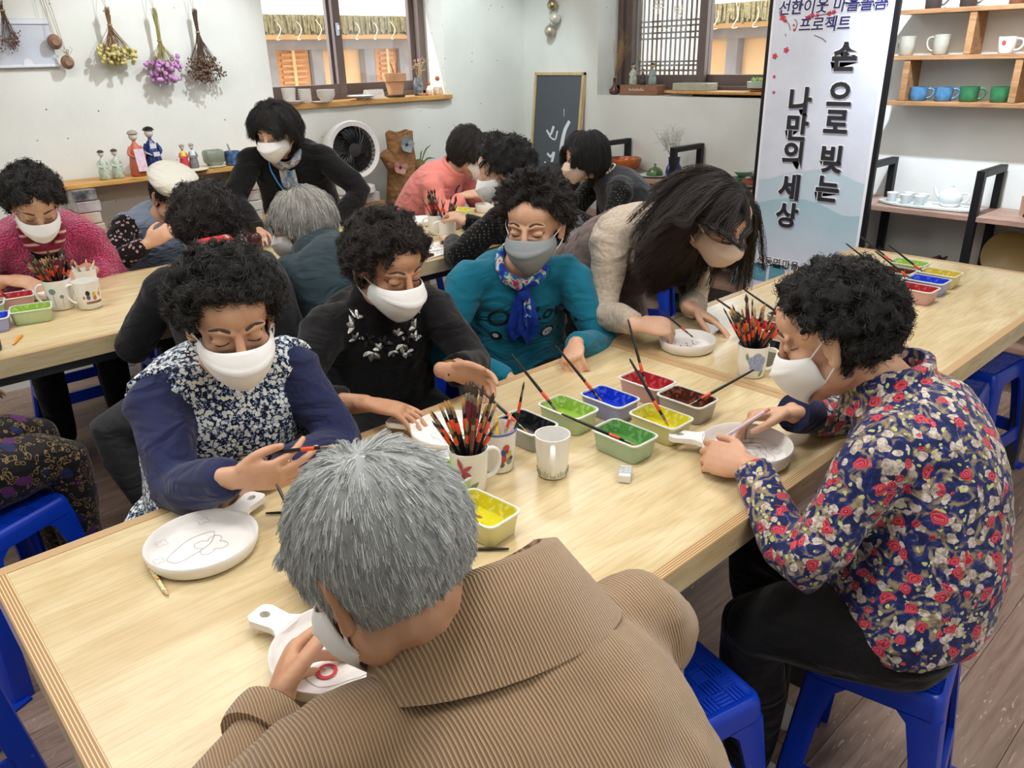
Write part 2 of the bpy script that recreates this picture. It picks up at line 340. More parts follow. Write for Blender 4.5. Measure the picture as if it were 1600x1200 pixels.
# ------------------------------------------------------------------ the yard outside
tag(G().box((5, 8, -.35), (16, 14, .2)).build('ground_outside', mat('yard', '#b8a78c', .95), smooth=0), 'pale sandy yard outside', kind='structure')
THATCH = mat('thatch', '#978763', .95, var=(30, '#74684b'), bump=(60, .6, .03)); THATCHP = mat('thatch_top', '#d9cfb4', .95, var=(22, '#c4b894'), bump=(40, .5, .03))
OCH = mat('ochre_panel', '#e8b888', .9, var=(3, '#eec79c')); TIMB = mat('weathered_timber', '#8d888c', .9, var=(8, '#a09a9c')); OCHW = wood('ochre_shutter', '#c98d60', '#dda77c', (3, 3, 20), .8)
def house(name, label, o, ux, uy, n0, n1, posts, panels, doors):
    """low thatched house: ux runs along the facade, uy points away from the room"""
    M = frame(o, ux, uy); h = thing(name, label, 'house', o); Mi = Matrix.Translation(-V(o)) @ M
    g = lambda: G()
    def b(c, s, nm, m, par=h):
        return G().box((0, 0, 0), s).xf(Mi @ Matrix.Translation(c)).build(nm, m, par, 0)
    b(((n0 + n1) / 2, .35, .75), (n1 - n0, .2, 2.2), 'wall', OCH)
    for p in posts: b((p, .2, .75), (.12, .12, 2.2), 'post', TIMB)
    b(((n0 + n1) / 2, .18, 1.665), (n1 - n0, .12, .09), 'lintel', TIMB); b(((n0 + n1) / 2, .05, 1.735), (n1 - n0, .07, .05), 'beam', OCH)
    for (p, q) in doors:
        d = b(((p + q) / 2, .22, 1.1), (q - p, .05, 1.06), 'door', OCHW)
        for x in np.arange(.68, 1.6, .05):
            b(((p + q) / 2, .185, x), (q - p - .1, .02, .024), 'slat', OCHW, d)
        b(((p + q) / 2, .18, 1.1), (.03, .03, 1.06), 'stile', OCH, d)
    rr = []
    for d, z0, z1 in ((-.28, 1.76, 1.80), (-.32, 1.74, 1.86), (-.25, 1.74, 1.915), (.1, 1.78, 1.98), (1.2, 2.0, 2.30), (2.4, 2.2, 2.6)):
        rr.append([(n0, d, z0), (n1, d, z0), (n1, d, z1), (n0, d, z1)])
    gg = G(); gg.rings([[tuple(Mi @ V(p)) for p in q] for q in rr]); ro = gg.build('roof', THATCHP, h, 0)
    g = G(); rg = random.Random(3)
    for i in range(int((n1 - n0) / .022)):
        x = n0 + i * .022; z = 1.73 + rg.random() * .05
        g.box((x, -.335 - rg.random() * .03, (z + 1.9) / 2), (.018, .03, 1.9 - z), rot=Matrix.Rotation(rg.uniform(-.12, .12), 3, 'Y'))
    g.xf(Mi); tag(g.build('straw_fringe', THATCH, ro, 0), kind='stuff')
    g = G()
    for x in np.arange(n0 + .15, n1, .2): g.tube([(x, -.36, 1.86), (x + .03, -.4, 1.78), (x - .02, -.4, 1.70), (x + .02, -.38, 1.70)], .0035, 5, k=3)
    g.xf(Mi); tag(g.build('straw_rope', mat('rope_pale', '#d8cbb0', .9), ro), kind='stuff'); return h
house('thatched_house', 'thatched house with ochre panels and shutters behind the cup-lined window', (2.2, 7.2, 0), (1, 0, 0), (0, 1, 0), 0, 5.5, (1.52, 2.02, 2.62, 3.05, 3.8), (), ((1.60, 1.95), (2.72, 3.0), (3.12, 3.6)))
house('thatched_house', 'thatched house with one wide ochre panel behind the lattice window', (6.9, 5.9, 0), (0, -1, 0), (1, 0, 0), 0, 4.5, (.7, 1.4, 2.05, 2.8), (), ())
# ------------------------------------------------------------------ tables
ZT = .74; GREY = mat('grey_steel', '#55585c', .45, .6)
def make_table(label, x0, x1, y0, y1, group):
    t = thing('work_table', label, 'table', ((x0 + x1) / 2, (y0 + y1) / 2, 0), 0, group)
    lx, ly = (x1 - x0), (y1 - y0); T = .024
    G().box((0, 0, ZT - .0085), (lx - 2 * T, ly - 2 * T, .015)).build('table_top', BIRCH, t, 0)
    for s in (-1, 1):
        # plywood apron boards on edge, plies showing on top
        for ax in (0, 1):
            g = G()
            if ax == 0: c, d = (0, s * (ly / 2 - T / 2), ZT - .0275), (lx, T, .055)
            else: c, d = (s * (lx / 2 - T / 2), 0, ZT - .0275), (T, ly - 2 * T, .055)
            me = g.box((0, 0, 0), d).mesh('apron'); me.materials.append(BIRCH); me.materials.append(PLYY if ax == 0 else PLYX)
            for p in me.polygons:
                if abs(p.normal.z) > .5: p.material_index = 1
            o = bpy.data.objects.new('apron', me); COL.objects.link(o); o.parent = t; o.location = c
    for sx in (-1, 1):
        for sy in (-1, 1): G().box((sx * (lx / 2 - .07), sy * (ly / 2 - .06), (ZT - .06) / 2), (.045, .045, ZT - .06)).build('leg', GREY, t, 0, .003)
    for sy in (-1, 1): G().box((0, sy * (ly / 2 - .06), ZT - .078), (lx - .185, .025, .035)).build('rail', GREY, t, 0)
    for sx in (-1, 1): G().box((sx * (lx / 2 - .07), 0, ZT - .078), (.025, ly - .165, .035)).build('rail', GREY, t, 0)
    return t
TG = 'birch plywood work tables'
make_table('birch plywood work table nearest, with the handled white plate at its corner', .074, 1.664, .605, 1.412, TG)
make_table('birch plywood work table running to the banner, bare at its far end', 1.667, 3.283, .605, 1.412, TG)
make_table('birch plywood work table in the back, in front of the woman in pink fleece', -.155, 1.443, 2.585, 3.39, TG)
make_table('birch plywood work table in the back, in front of the woman in coral', 1.446, 3.045, 2.585, 3.39, TG)
# ------------------------------------------------------------------ blue plastic stools
def blue_mat():
    t = NT('blue_plastic'); v = t.co(); s = t.math('GREATER_THAN', t.noise(24, 5, v, 1.), .71)
    t.set(Base_Color=t.mix(t.math('MULTIPLY', s, .3), L('#0a3cc0'), L('#6f93dd')), Roughness=.32); return t.m
BLUE = blue_mat()
def make_stool():
    t = thing('plastic_stool', 'x', 'stool', (0, 0, 0)); H = .45
    a, b = .138, .116; A, B = .185, .160     # half sizes at the top and at the floor
    def P(u, v, z): k = 1 - z / H; return (u * (a + (A - a) * k), v * (b + (B - b) * k), z)
    def rr(s, z, ins=0, n=5, rad=.16):
        out = []
        for cx, cy, a0 in ((1, 1, 0), (-1, 1, 90), (-1, -1, 180), (1, -1, 270)):
            for i in range(n):
                q = math.radians(a0 + 90 * i / (n - 1)); out.append(P((cx * (1 - rad) + rad * math.cos(q)) * s, (cy * (1 - rad) + rad * math.sin(q)) * s, z))
        return out
    g = G(); lift = lambda R, z: [(x, y, z) for x, y, _ in R]
    g.rings([rr(.94, H - .05), rr(1.0, H - .05), rr(1., H - .018), rr(.975, H - .004), lift(rr(.93, H), H), lift(rr(.90, H), H - .004), lift(rr(.3, H), H - .004)]); st = g.build('seat', BLUE, t, 50)
    g = G(); nx, ny = 7, 6; dx, dy = 1.72 * a / nx, 1.72 * b / ny
    for i in range(nx):
        for j in range(ny):
            cx, cy = -.86 * a + (i + .5) * dx, -.86 * b + (j + .5) * dy
            for k in range(4):
                o_ = (k - 1.5) * .24
                if (i + j) % 2: g.box((cx, cy + o_ * dy, H - .0035), (dx * .92, dy * .15, .004))
                else: g.box((cx + o_ * dx, cy, H - .0035), (dx * .15, dy * .92, .004))
    g.xf(Matrix.Rotation(.0, 4, 'Z')); g.build('woven_relief', BLUE, st, 0)
    for cx in (-1, 1):
        for cy in (-1, 1):
            # angle-section leg: two flat flanges meeting at a rounded corner
            R = []
            for z, w in ((0, .30), (.12, .30), (.30, .36), (.38, .46), (H - .048, .62)):
                wx, wy = w, w * 1.05; o_ = []
                pts = [(1 - wx, 1), (.9, 1), (.97, .97), (1, .9), (1, 1 - wy), (.93, 1 - wy), (.92, .88), (.88, .92), (1 - wx, .93)]
                R.append([P(cx * u, cy * v_, z) for u, v_ in pts])
            g = G().rings(R); g.box((*P(cx * .93, cy * .93, .004)[:2], .004), (.05, .05, .008)); g.build('leg', BLUE, t, 40)
    for ax in (0, 1):
        for s in (-1, 1):
            g = G(); q = []
            for z in (.135, .185):
                q.append([P(-.72, s, z), P(.72, s, z), P(.72, s * .93, z), P(-.72, s * .93, z)] if ax == 0 else [P(s, -.72, z), P(s, .72, z), P(s * .93, .72, z), P(s * .93, -.72, z)])
            g.rings(q).build('stretcher', BLUE, t, 0)
    return t
ST0 = make_stool(); ST_N = [0]
def stool(x, y, rz, label):
    o = ST0 if ST_N[0] == 0 else copy_tree(ST0); ST_N[0] += 1
    o.location = (x, y, 0); o.rotation_euler[2] = math.radians(rz); tag(o, label, 'stool', 'blue plastic stools around the tables'); return o
# ------------------------------------------------------------------ pottery, paint and brushes
CERAM = mat('white_glaze', '#f2f0ec', .22); BISQ = mat('white_bisque', '#f1eeec', .75); PINKB = mat('foot_pink', '#e8c3b4', .8)
GRAPH = mat('pencil_line', '#9fa1a6', .8); CLEAR = mat('container_plastic', '#e9ece6', .35, Alpha=.93, Transmission_Weight=.25)
def strokes(paths, r, name, m, parent, flat=.35, k=4):
    g = G()
    for p in paths: g.tube(p, [(r * flat, r)] * len(p), 5, k=k)
    return g.build(name, m, parent)
def ring2(cx, cy, rx, ry, z, n=14, w=0, rot=0):
    out = []
    for i in range(n + 1):
        q = 2 * PI * i / n; s = 1 + w * math.cos(5 * q); x, y = rx * s * math.cos(q), ry * s * math.sin(q)
        out.append((cx + x * math.cos(rot) - y * math.sin(rot), cy + x * math.sin(rot) + y * math.cos(rot), z))
    return out
def plate(label, x, y, R, hand=None, draw=(), h=.026, cols=()):
    """white bisque plate; hand = handle direction in degrees"""
    t = thing('handled_plate' if hand is not None else 'round_plate', label, 'plate', (x, y, ZT), 0, 'white plates being painted')
    g = G(); g.lathe([(R * .86, 0), (R * .93, .004), (R * .985, h * .6), (R, h), (R * .985, h + .002), (R * .955, h), (R * .93, h * .62), (R * .86, .009), (R * .3, .0085), (.001, .0085)], 48)
    b = g.build('dish', BISQ, t, 55)
    if hand is not None:
        A = math.radians(hand); lo = []; hw = .019; l0, l1 = R * .93, R + .066
        out = [(l0, -hw * 1.5), (R + .012, -hw * .95), (l1 - .012, -hw * 1.15), (l1, -hw * .8), (l1, hw * .8), (l1 - .012, hw * 1.15), (R + .012, hw * .95), (l0, hw * 1.5)]
        # flat tab with an oval hole: outer loop bridged to inner loop
        n = 32; cx = R + .045; oo = []; ii = []
        P = np.array(out + out[:1]); seg = np.r_[0, np.cumsum(np.linalg.norm(np.diff(P, axis=0), axis=1))]
        for k in range(n):
            s_ = seg[-1] * k / n; q = np.array([np.interp(s_, seg, P[:, 0]), np.interp(s_, seg, P[:, 1])]); oo.append(q); a = math.atan2(q[1], q[0] - cx); ii.append(np.array([cx + .009 * math.cos(a), .007 * math.sin(a)]))
        rg = [[(*q, h - .011) for q in oo], [(*q, h) for q in oo], [(*q, h) for q in ii], [(*q, h - .011) for q in ii], [(*q, h - .011) for q in oo]]
        G().rings(rg, caps=False).xf(Matrix.Rotation(A, 4, 'Z')).build('handle', BISQ, t, 45)
    if draw: strokes(draw, .00045, 'pencil_drawing', GRAPH, b)
    for cm, paths, r in cols:
        for q in paths: strokes([q], r, 'painted_mark', cm, b)
    return t
def fl5(x, y, s, z=.0092): return [(x + s * (.55 + .5 * abs(math.sin(2 * q))) * math.cos(q), y + s * (.55 + .5 * abs(math.sin(2 * q))) * math.sin(q), z) for q in np.linspace(0, 2 * PI, 33)]
Z9 = .0094
plate('handled white plate with an outlined clover drawing lying at the table corner', .366, 1.214, .095, 28, [fl5(.012, -.005, .028, Z9), ring2(-.015, .012, .05, .022, Z9, 16, .05, .4), fl5(-.052, .05, .011, .0165), fl5(.03, .068, .011, .0165), fl5(-.075, 0, .010, .0165)])
plate('handled white plate with colour dabs under the grey-haired man', .395, .815, .095, 108, [ring2(0, 0, .06, .06, Z9, 20, .06)],
      cols=[(mat('red_dab', '#d2434d', .6), [ring2(.01, .055, .011, .011, .0112, 10), ring2(-.03, -.02, .012, .012, .0112, 10)], .0028), (mat('green_dab', '#6fae5a', .6), [[(-.045 + .012 * i, .035, .011), (-.042 + .012 * i, .018, .011)] for i in range(3)], .0028), (mat('blue_dab', '#2c59c4', .6), [[(.03, .05, .011), (.05, .03, .011), (.042, .01, .011), (.06, 0, .011)]], .0045)])
plate('handled white plate with pencilled flowers in front of the rose-print shirt', 1.322, .735, .093, 118, [ring2(.0, 0, .022 * s, .022 * s, Z9, 18, .15) for s in (.4, 1, 1.7, 2.4)] + [fl5(.055, .03, .012, Z9), fl5(.05, -.04, .012, Z9)], h=.034)
plate('handled white plate with a green sprig beside the black sweater', .945, 1.245, .09, 118, [ring2(0, 0, .04, .04, Z9, 18, .12)], cols=[(MATS['green_dab'], [[(.012 * math.cos(a), -.012 + .012 * math.sin(a), .0105), (.022 * math.cos(a), -.012 + .022 * math.sin(a), .0105)] for a in np.arange(0, 6.2, .8)], .0018)])
plate('deep round white plate being painted by the leaning teacher', 1.776, 1.205, .079, None, [[(-.04 + .02 * i + .006 * math.cos(j), -.01 + .008 * math.sin(2 * j + i), Z9) for j in range(6)] for i in range(5)], h=.03, cols=[(mat('dark_mark', '#4c4a52', .7), [[(-.05 + .014 * i, .005 * (-1) ** i, .0105), (-.044 + .014 * i, .008 * (-1) ** i + .004, .0105)] for i in range(7)], .0012)])
plate('white plate under the hands of the woman in pink fleece', .63, 3.255, .085)
plate('white plate in front of the white beret', 1.11, 3.12, .085)
plate('white plate at the back edge beside the wooden trunk sculpture', 2.36, 3.25, .085)
plate('small white bowl-like plate held by the woman in coral', 2.80, 3.26, .055, h=.04)
def mug(label, x, y, rz, m=CERAM, R=.039, h=.092, taper=.8, handle=True, name='mug', group=None, inside=None, z=ZT):
    t = thing(name, label, 'mug', (x, y, z), math.radians(rz), group)
    g = G(); g.lathe([(R * taper * .9, 0), (R * taper, .003), (R * (taper + (1 - taper) * .5), h * .5), (R * .985, h * .93), (R, h), (R * .95, h), (R * (taper + (1 - taper) * .5) * .92, h * .5), (R * taper * .88, .008), (.001, .007)], 32); b = g.build('cup', m, t, 60)
    if handle:
        x0 = R * .9; G().tube([(x0, 0, h * .86), (x0 + .016, 0, h * .86), (x0 + .027, 0, h * .72), (x0 + .026, 0, h * .45), (x0 + .012, 0, h * .24), (x0 * taper * 1.02, 0, h * .2)], [(.006, .0045)] * 6, 8, k=4, side=(0, 1, 0)).build('handle', m, t, 180)
    return t, b
def on_mug(p, R, h, taper, lift=.0006):
    """(angle deg, height) -> point on the cup wall"""
    a, z = p; r = R * (taper + (1 - taper) * min(1, z / (h * .93))) + lift; return (r * math.cos(math.radians(a)), r * math.sin(math.radians(a)), z)
def decal(b, poly, R, h, taper, m, name='painted_motif', n=7):
    """filled painted shape wrapped on the cup wall; poly in (angle, z)"""
    P = np.array(poly, float); c = P.mean(0); rings = []
    for k in range(n + 1): rings.append([on_mug(c + (q - c) * max(k / n, .02), R, h, taper) for q in P])
    return G().rings(rings, caps=False).build(name, m, b, 180, fix=False)
def petal(a, z, da, dz, wid, R=.037):
    """leaf outline from (a, z) reaching by (da deg, dz m), wid metres wide"""
    k = R * PI / 180; u = np.array([da * k, dz]); ln = np.linalg.norm(u); p = np.array([-u[1], u[0]]) / ln * wid / 2; out = []
    for t, q in ((0, 0), (.25, .8), (.55, 1), (.8, .6), (1, 0), (.8, -.6), (.55, -1), (.25, -.8)): m = u * t + p * q; out.append((a + m[0] / k, z + m[1]))
    return out
RD, GN, BL_, NV = mat('petal_red', '#c4525a', .5), mat('leaf_green', '#7d9a62', .5), mat('hydrangea_blue', '#8492bd', .5, var=(160, '#aab4d0')), mat('outline_dark', '#4b5563', .6)
# brushes ---------------------------------------------------------
BLACKL = mat('black_lacquer', '#131214', .3); ORNG = mat('orange_band', '#e0522b', .4); WINE = mat('wine_lacquer', '#5c1b28', .3); FERR = mat('ferrule', '#8d8474', .35, .9); BRIS = mat('brown_bristle', '#3d2c22', .8); TAN = mat('tan_bristle', '#b98a4a', .8); SILK = mat('silver_band', '#d8d3c8', .3, .8)
def brush_proto(kind):
    hm, bm, L_, r, bl = {'orange': (BLACKL, TAN, .185, .0034, .014), 'slim': (BLACKL, BRIS, .19, .0026, .018), 'wine': (WINE, BRIS, .205, .0042, .022), 'plain': (BLACKL, BRIS, .175, .0031, .012)}[kind]
    o = G().lathe([(r * .55, 0), (r * .8, .01), (r, L_ * .35), (r * 1.15, L_ * .70), (r * .9, L_ * .80)], 8).build('paintbrush', hm, None, 60)
    if kind != 'wine': G().lathe([(r * 1.12, L_ * .60), (r * 1.24, L_ * .605), (r * 1.22, L_ * .725), (r * 1.1, L_ * .73)], 8).build('band', ORNG if kind != 'plain' else ORNG, o, 60)
    G().lathe([(r * .95, L_ * .79), (r * .98, L_ * .8), (r * .85, L_ * .86), (r * .7, L_ * .87)], 8).build('ferrule', FERR, o, 60)
    G().lathe([(r * .75, L_ * .865), (r * (1.25 if kind == 'wine' else .95), L_ * .87 + bl * .4), (r * .15, L_ * .87 + bl)], 8).build('bristles', bm, o, 60)
    return o
BRP = {k: brush_proto(k) for k in ('orange', 'slim', 'wine', 'plain')}; BRN = {k: 0 for k in BRP}
def brush(kind, p0, p1, label, group):
    """a brush with its handle end at p0 pointing towards p1"""
    o = BRP[kind] if BRN[kind] == 0 else copy_tree(BRP[kind]); BRN[kind] += 1
    d = V(p1) - V(p0); o.location = p0; o.rotation_euler = d.to_track_quat('Z', 'Y').to_euler(); return tag(o, label, 'paintbrush', group)
def bunch(x, y, n, R, h, seed, kinds, where, z=ZT):
    rg = random.Random(seed)
    for i in range(n):
        a = rg.random() * 6.28; k = rg.choice(kinds); rr = math.sqrt(rg.random()); a2 = a + rg.uniform(-.5, .5)
        b0 = (x - R * .45 * rr * math.cos(a), y - R * .45 * rr * math.sin(a), z + .012 + rg.random() * .006); b1 = (x + R * .82 * rr * math.cos(a2), y + R * .82 * rr * math.sin(a2), z + h)
        brush(k, b0, b1, {'orange': 'orange-banded black brush standing in ', 'slim': 'slim black brush with a pointed dark tip standing in ', 'wine': 'wine-red brush with a silver collar standing in ', 'plain': 'short black brush standing in '}[k] + where, 'brushes in ' + where)
MT = .8; MR, MH = .037, .09
_, b = mug('white mug with a painted red lily, full of brushes', .832, 1.045, -20)
for a, da, dz in ((-130, -12, .028), (-130, -34, -.006), (-130, 30, .012), (-130, 30, -.014), (-130, 4, -.026)): decal(b, petal(a, .058, da, dz, .009), .039, .092, .8, RD)
decal(b, petal(-118, .012, 40, .018, .011), .039, .092, .8, GN); strokes([[on_mug((-128, .04), .039, .092, .8), on_mug((-126, .02), .039, .092, .8), on_mug((-120, .006), .039, .092, .8)]], .001, 'painted_stem', GN, b)
bunch(.832, 1.045, 24, .039, .092, 11, ['orange'] * 6 + ['slim'] * 3 + ['wine'] * 4, 'the red-lily mug')
_, b = mug('white mug with colourful dabs and a blue rim, holding pencils', .93, 1.07, 130, handle=False)
G().lathe([(.0394, .088), (.0402, .0925), (.0375, .0925)], 32, caps=False).build('painted_rim', mat('rim_blue', '#5b6db0', .4), b, 60, fix=False)
for a, z, s, c in ((-235, .06, 12, '#c8473d'), (-240, .05, 14, '#3c4d93'), (-225, .045, 12, '#e1b93a'), (-245, .035, 12, '#c8473d'), (-222, .028, 12, '#8a8f86'), (-215, .033, 9, '#3c4d93'), (-250, .022, 10, '#5f6d6a')):
    decal(b, [(a + s * math.cos(q), z + s * .0007 * math.sin(q)) for q in np.arange(0, 6.2, .8)], .039, .092, .8, mat('dab' + c, c, .5))
def pencil(p0, p1, col, label, group, L_=.13, r=.0036, cat='pencil'):
    d = V(p1) - V(p0); t = thing('pencil', label, cat, p0, 0, group); t.rotation_euler = d.to_track_quat('Z', 'Y').to_euler()
    G().lathe([(r * .9, 0), (r, .001), (r, L_ - .016)], 6).build('shaft', col, t, 30); G().lathe([(r, L_ - .016), (r * .3, L_ - .004)], 6).build('sharpened_wood', mat('pencil_wood', '#d9b283', .7), t, 30)
    G().lathe([(r * .3, L_ - .004), (.0003, L_)], 6).build('lead', mat('lead', '#3a3a3e', .5), t, 30); G().lathe([(r * .9, -.012), (r * .95, -.002), (r * .9, 0)], 6).build('eraser', mat('pencil_eraser', '#d98f8a', .8), t, 40); return t
rg = random.Random(4)
for i, c in enumerate(('#d94b3a', '#e9c63d', '#f0ead8', '#d98c8f', '#7ca35c', '#efefef', '#f2d8d0')):
    a = i * .9; pencil((.93 - .012 * math.cos(a), 1.07 - .012 * math.sin(a), ZT + .01), (.93 + .03 * math.cos(a), 1.07 + .03 * math.sin(a), ZT + .092), mat('pencil' + c, c, .4), 'pencil in the blue-rimmed mug, ' + ('red', 'yellow', 'cream', 'pink', 'green', 'white', 'pale peach')[i] + ' paint', 'pencils in the blue-rimmed mug', .115)
brush('slim', (.945, 1.055, ZT + .012), (.957, 1.043, ZT + .10), 'black brush leaning out of the blue-rimmed pencil mug', 'loose brushes')
_, b = mug('plain white mug with tiny green sprigs standing alone on the table', .989, .972, -135, R=.036, h=.09, taper=.83)
for a in range(0, 360, 30): strokes([[on_mug((a + 7 * q, .006), .036, .09, .83), on_mug((a + 10 * q, .02 - abs(q) * .004), .036, .09, .83)] for q in (-1, 0, 1)], .0006, 'painted_sprig', GN, b)
_, b = mug('white mug with a blue hydrangea, full of brushes', 1.727, .97, -55, R=.04, h=.085, taper=.86)
decal(b, [(-75 + 34 * math.cos(q) * (1 + .1 * math.sin(5 * q)), .046 + .025 * math.sin(q) * (1 + .1 * math.sin(5 * q))) for q in np.arange(0, 6.2, .15)], .04, .085, .86, BL_)
decal(b, petal(-62, .006, 16, .02, .009), .04, .085, .86, GN); decal(b, petal(-112, .05, -4, .022, .008), .04, .085, .86, GN)
bunch(1.727, .97, 26, .04, .085, 23, ['orange'] * 7 + ['slim'] * 3 + ['wine'], 'the blue-hydrangea mug')
_, b = mug('white mug with grey-green trees, full of brushes in the back', .617, 3.03, 170, R=.046, h=.105, taper=.86)
for a0, z0, s in ((-300, .07, 15), (-338, .045, 12), (-265, .05, 9)):
    decal(b, [(a0 + s * math.cos(q), z0 + s * .0009 * math.sin(q) * .8) for q in np.arange(0, 6.2, .6)], .046, .105, .86, mat('tree_grey', '#7f9690', .6)); strokes([[on_mug((a0, z0), .046, .105, .86), on_mug((a0 + 1, .012), .046, .105, .86)]], .001, 'painted_trunk', MATS['tree_grey'], b)
bunch(.617, 3.03, 30, .046, .105, 31, ['orange'] * 6 + ['slim'] * 2 + ['wine'] * 4, 'the tree-painted mug')
_, b = mug('white mug with colourful painted dabs and brown lettering', .69, 2.96, 150, R=.044, h=.098, taper=.86)
for a, z, s, c in ((-255, .06, 10, '#23222c'), (-255, .045, 9, '#56608e'), (-228, .055, 9, '#d9c23c'), (-226, .042, 9, '#c9785f'), (-200, .052, 9, '#d99a8c'), (-194, .068, 5, '#e2d84a'), (-275, .045, 6, '#c08048')):
    decal(b, [(a + s * math.cos(q), z + s * .0010 * math.sin(q)) for q in np.arange(0, 6.2, .8)], .044, .098, .86, mat('dab' + c, c, .5))
strokes([[on_mug((-268 + 9 * i, .022), .044, .098, .86), on_mug((-266 + 9 * i, .03), .044, .098, .86), on_mug((-263 + 9 * i, .022), .044, .098, .86), on_mug((-260 + 9 * i, .029), .044, .098, .86)] for i in range(9)], .0011, 'brown_lettering', mat('letter_brown', '#8a5a4a', .6), b)
_, b = mug('white cup of pencils behind the painted mugs', .75, 3.19, 0, R=.04, h=.085, handle=False)
for i in range(6): pencil((.75, 3.19, ZT + .012), (.75 + .03 * math.cos(i), 3.19 + .03 * math.sin(i), ZT + .085), mat('pencil%d' % i, ('#d8d4c8', '#c98c7a', '#9aa2a8', '#e8e3d6', '#b08a60', '#d9b8a8')[i], .5), 'pencil in the white cup beside the woman in pink fleece', 'pencils in the white back cup', .115)
mug('white mug holding dark brushes on the table of the woman in coral', 2.265, 3.0, 150, R=.042, h=.092, taper=.9); bunch(2.265, 3.0, 16, .042, .092, 5, ['orange'] * 3 + ['wine'] * 2 + ['slim'], 'the rear white mug')
mug('white mug with a big handle nearest the papers', 2.239, 2.885, 155, R=.043, h=.09, taper=.9); bunch(2.239, 2.885, 8, .043, .09, 6, ['wine', 'wine', 'orange'], 'the white mug by the papers')
mug('clear grey tumbler beside the white mugs', 2.12, 3.06, 0, mat('grey_tumbler', '#aab0ac', .2, Transmission_Weight=.3), R=.04, h=.07, handle=False)
# paint containers ------------------------------------------------
def rrect(a, b, r, z, n=4):
    o = []
    for cx, cy, q0 in ((1, 1, 0), (-1, 1, 90), (-1, -1, 180), (1, -1, 270)):
        for i in range(n):
            q = math.radians(q0 + 90 * i / (n - 1)); o.append((cx * (a - r) + r * math.cos(q), cy * (b - r) + r * math.sin(q), z))
    return o
PAINTS = {}
def paint_mat(k):
    if k in PAINTS: return PAINTS[k]
    c, s = {'red': ('#b1222f', '#c8626a'), 'blue': ('#1438c8', '#4f6fe0'), 'green': ('#5f9c52', '#8abb80'), 'lime': ('#94bb4a', '#bdd68a'), 'yellow': ('#d9cf2b', '#e9e38c'), 'brown': ('#54261a', '#8f5d4c'), 'black': ('#16161a', '#3a3c40'), 'gold': ('#c8b234', '#dccf86')}[k]
    t = NT('paint_' + k); v = t.co(); t.set(Base_Color=L(c), Roughness=.28); t.bump(t.noise(60, 3, v), .35, .004)
    u = NT('tub_' + k); v = u.co(); f = u.ramp(u.noise(55, 4, v, 1.2), [(.50, (0,) * 3), (.56, (1,) * 3)]); u.set(Base_Color=u.mix(f, L(c), L(s)), Roughness=.4)
    w = NT('tubout_' + k); w.set(Base_Color=w.mix(.42, L(c), L('#e6e8e2')), Roughness=.35); PAINTS[k] = (t.m, u.m, w.m); return PAINTS[k]
def tub(k, x, y, label, rz=0, a=.0405, b=.062, h=.045, fill=.016, br=None, z=ZT):
    """translucent food tub with paint; br = (inside end, outside end) local points of its brush"""
    t = thing('paint_tub', label, 'container', (x, y, z), math.radians(rz), 'tubs of paint on the tables'); pm_, um, ow = paint_mat(k)
    G().rings([rrect(a * .82, b * .85, .012, 0), rrect(a * .85, b * .88, .013, .003), rrect(a * .96, b * .97, .014, h * .9), rrect(a, b, .015, h * .92), rrect(a * 1.04, b * 1.03, .016, h), rrect(a * 1.0, b * 1.0, .015, h + .002), rrect(a * .94, b * .955, .014, h)], caps=False).build('shell', ow, t, 50)
    G().rings([rrect(a * 1.0, b * 1.0, .015, h - .003), rrect(a * 1.05, b * 1.035, .016, h - .001), rrect(a * 1.045, b * 1.03, .016, h + .0015), rrect(a * .95, b * .96, .014, h + .002), rrect(a * .94, b * .95, .014, h - .002)], caps=False).build('rim', mat('tub_rim', '#dfe3dc', .3), t, 50)
    G().rings([rrect(a * .94, b * .955, .014, h), rrect(a * .84, b * .88, .012, fill * .8)], caps=False).build('smeared_wall', um, t, 50)
    g = G(); R_ = rrect(a * .86, b * .89, .012, fill, 5); g.rings([R_, [(p[0] * .55, p[1] * .55, fill + .002) for p in R_], [(p[0] * .02, p[1] * .02, fill - .002) for p in R_]], caps=False); g.build('paint', pm_, t, 180); tag(t, label)
    if br:
        M = Matrix.Translation((x, y, z)) @ Matrix.Rotation(math.radians(rz), 4, 'Z'); brush(br[2] if len(br) > 2 else 'orange', M @ V(br[1]), M @ V(br[0]), 'brush in the ' + label.replace(' the ', ' ').replace(' woman\'s', ''), 'brushes resting in paint tubs')
    return t
IN = lambda dx, dy: ((dx, dy, .02), (dx, dy, .02))
def br(ix, iy, ox, oy, oz=.075, kind='orange'):
    # bristle end low inside, handle leaning over the rim and out
    i = V((ix, iy, .019)); o = V((ox, oy, oz)); return ((*i,), (*(i + (o - i).normalized() * .19),), kind)
tub('black', 1.055, 1.115, 'black paint tub beside the plain white mug', 0, br=br(-.01, -.03, -.03, .06))
tub('lime', 1.175, 1.105, 'lime green paint tub between black and blue', 0, br=br(-.015, .0, -.03, .055))
tub('blue', 1.285, 1.075, 'blue paint tub behind the green one', 0, br=br(-.01, -.0, -.03, .055, .08))
tub('green', 1.163, .93, 'green paint tub in front of the yellow one', 0, br=br(.01, -.045, -.035, .055, .05))
tub('yellow', 1.282, .925, 'yellow paint tub next to the flower-shirt woman\'s plate', 0, br=br(-.005, -.035, .005, .05, .10))
tub('red', 1.425, 1.075, 'red paint tub nearest the seam between the tables', 0, br=br(-.02, -.02, .0, .04, .12))
tub('brown', 1.408, .945, 'brown paint tub beside the yellow one', 0, br=br(-.025, -.0, .03, -.04, .055))
tub('lime', .79, 1.075, 'lime green paint tub half hidden by the grey-haired man', 8)
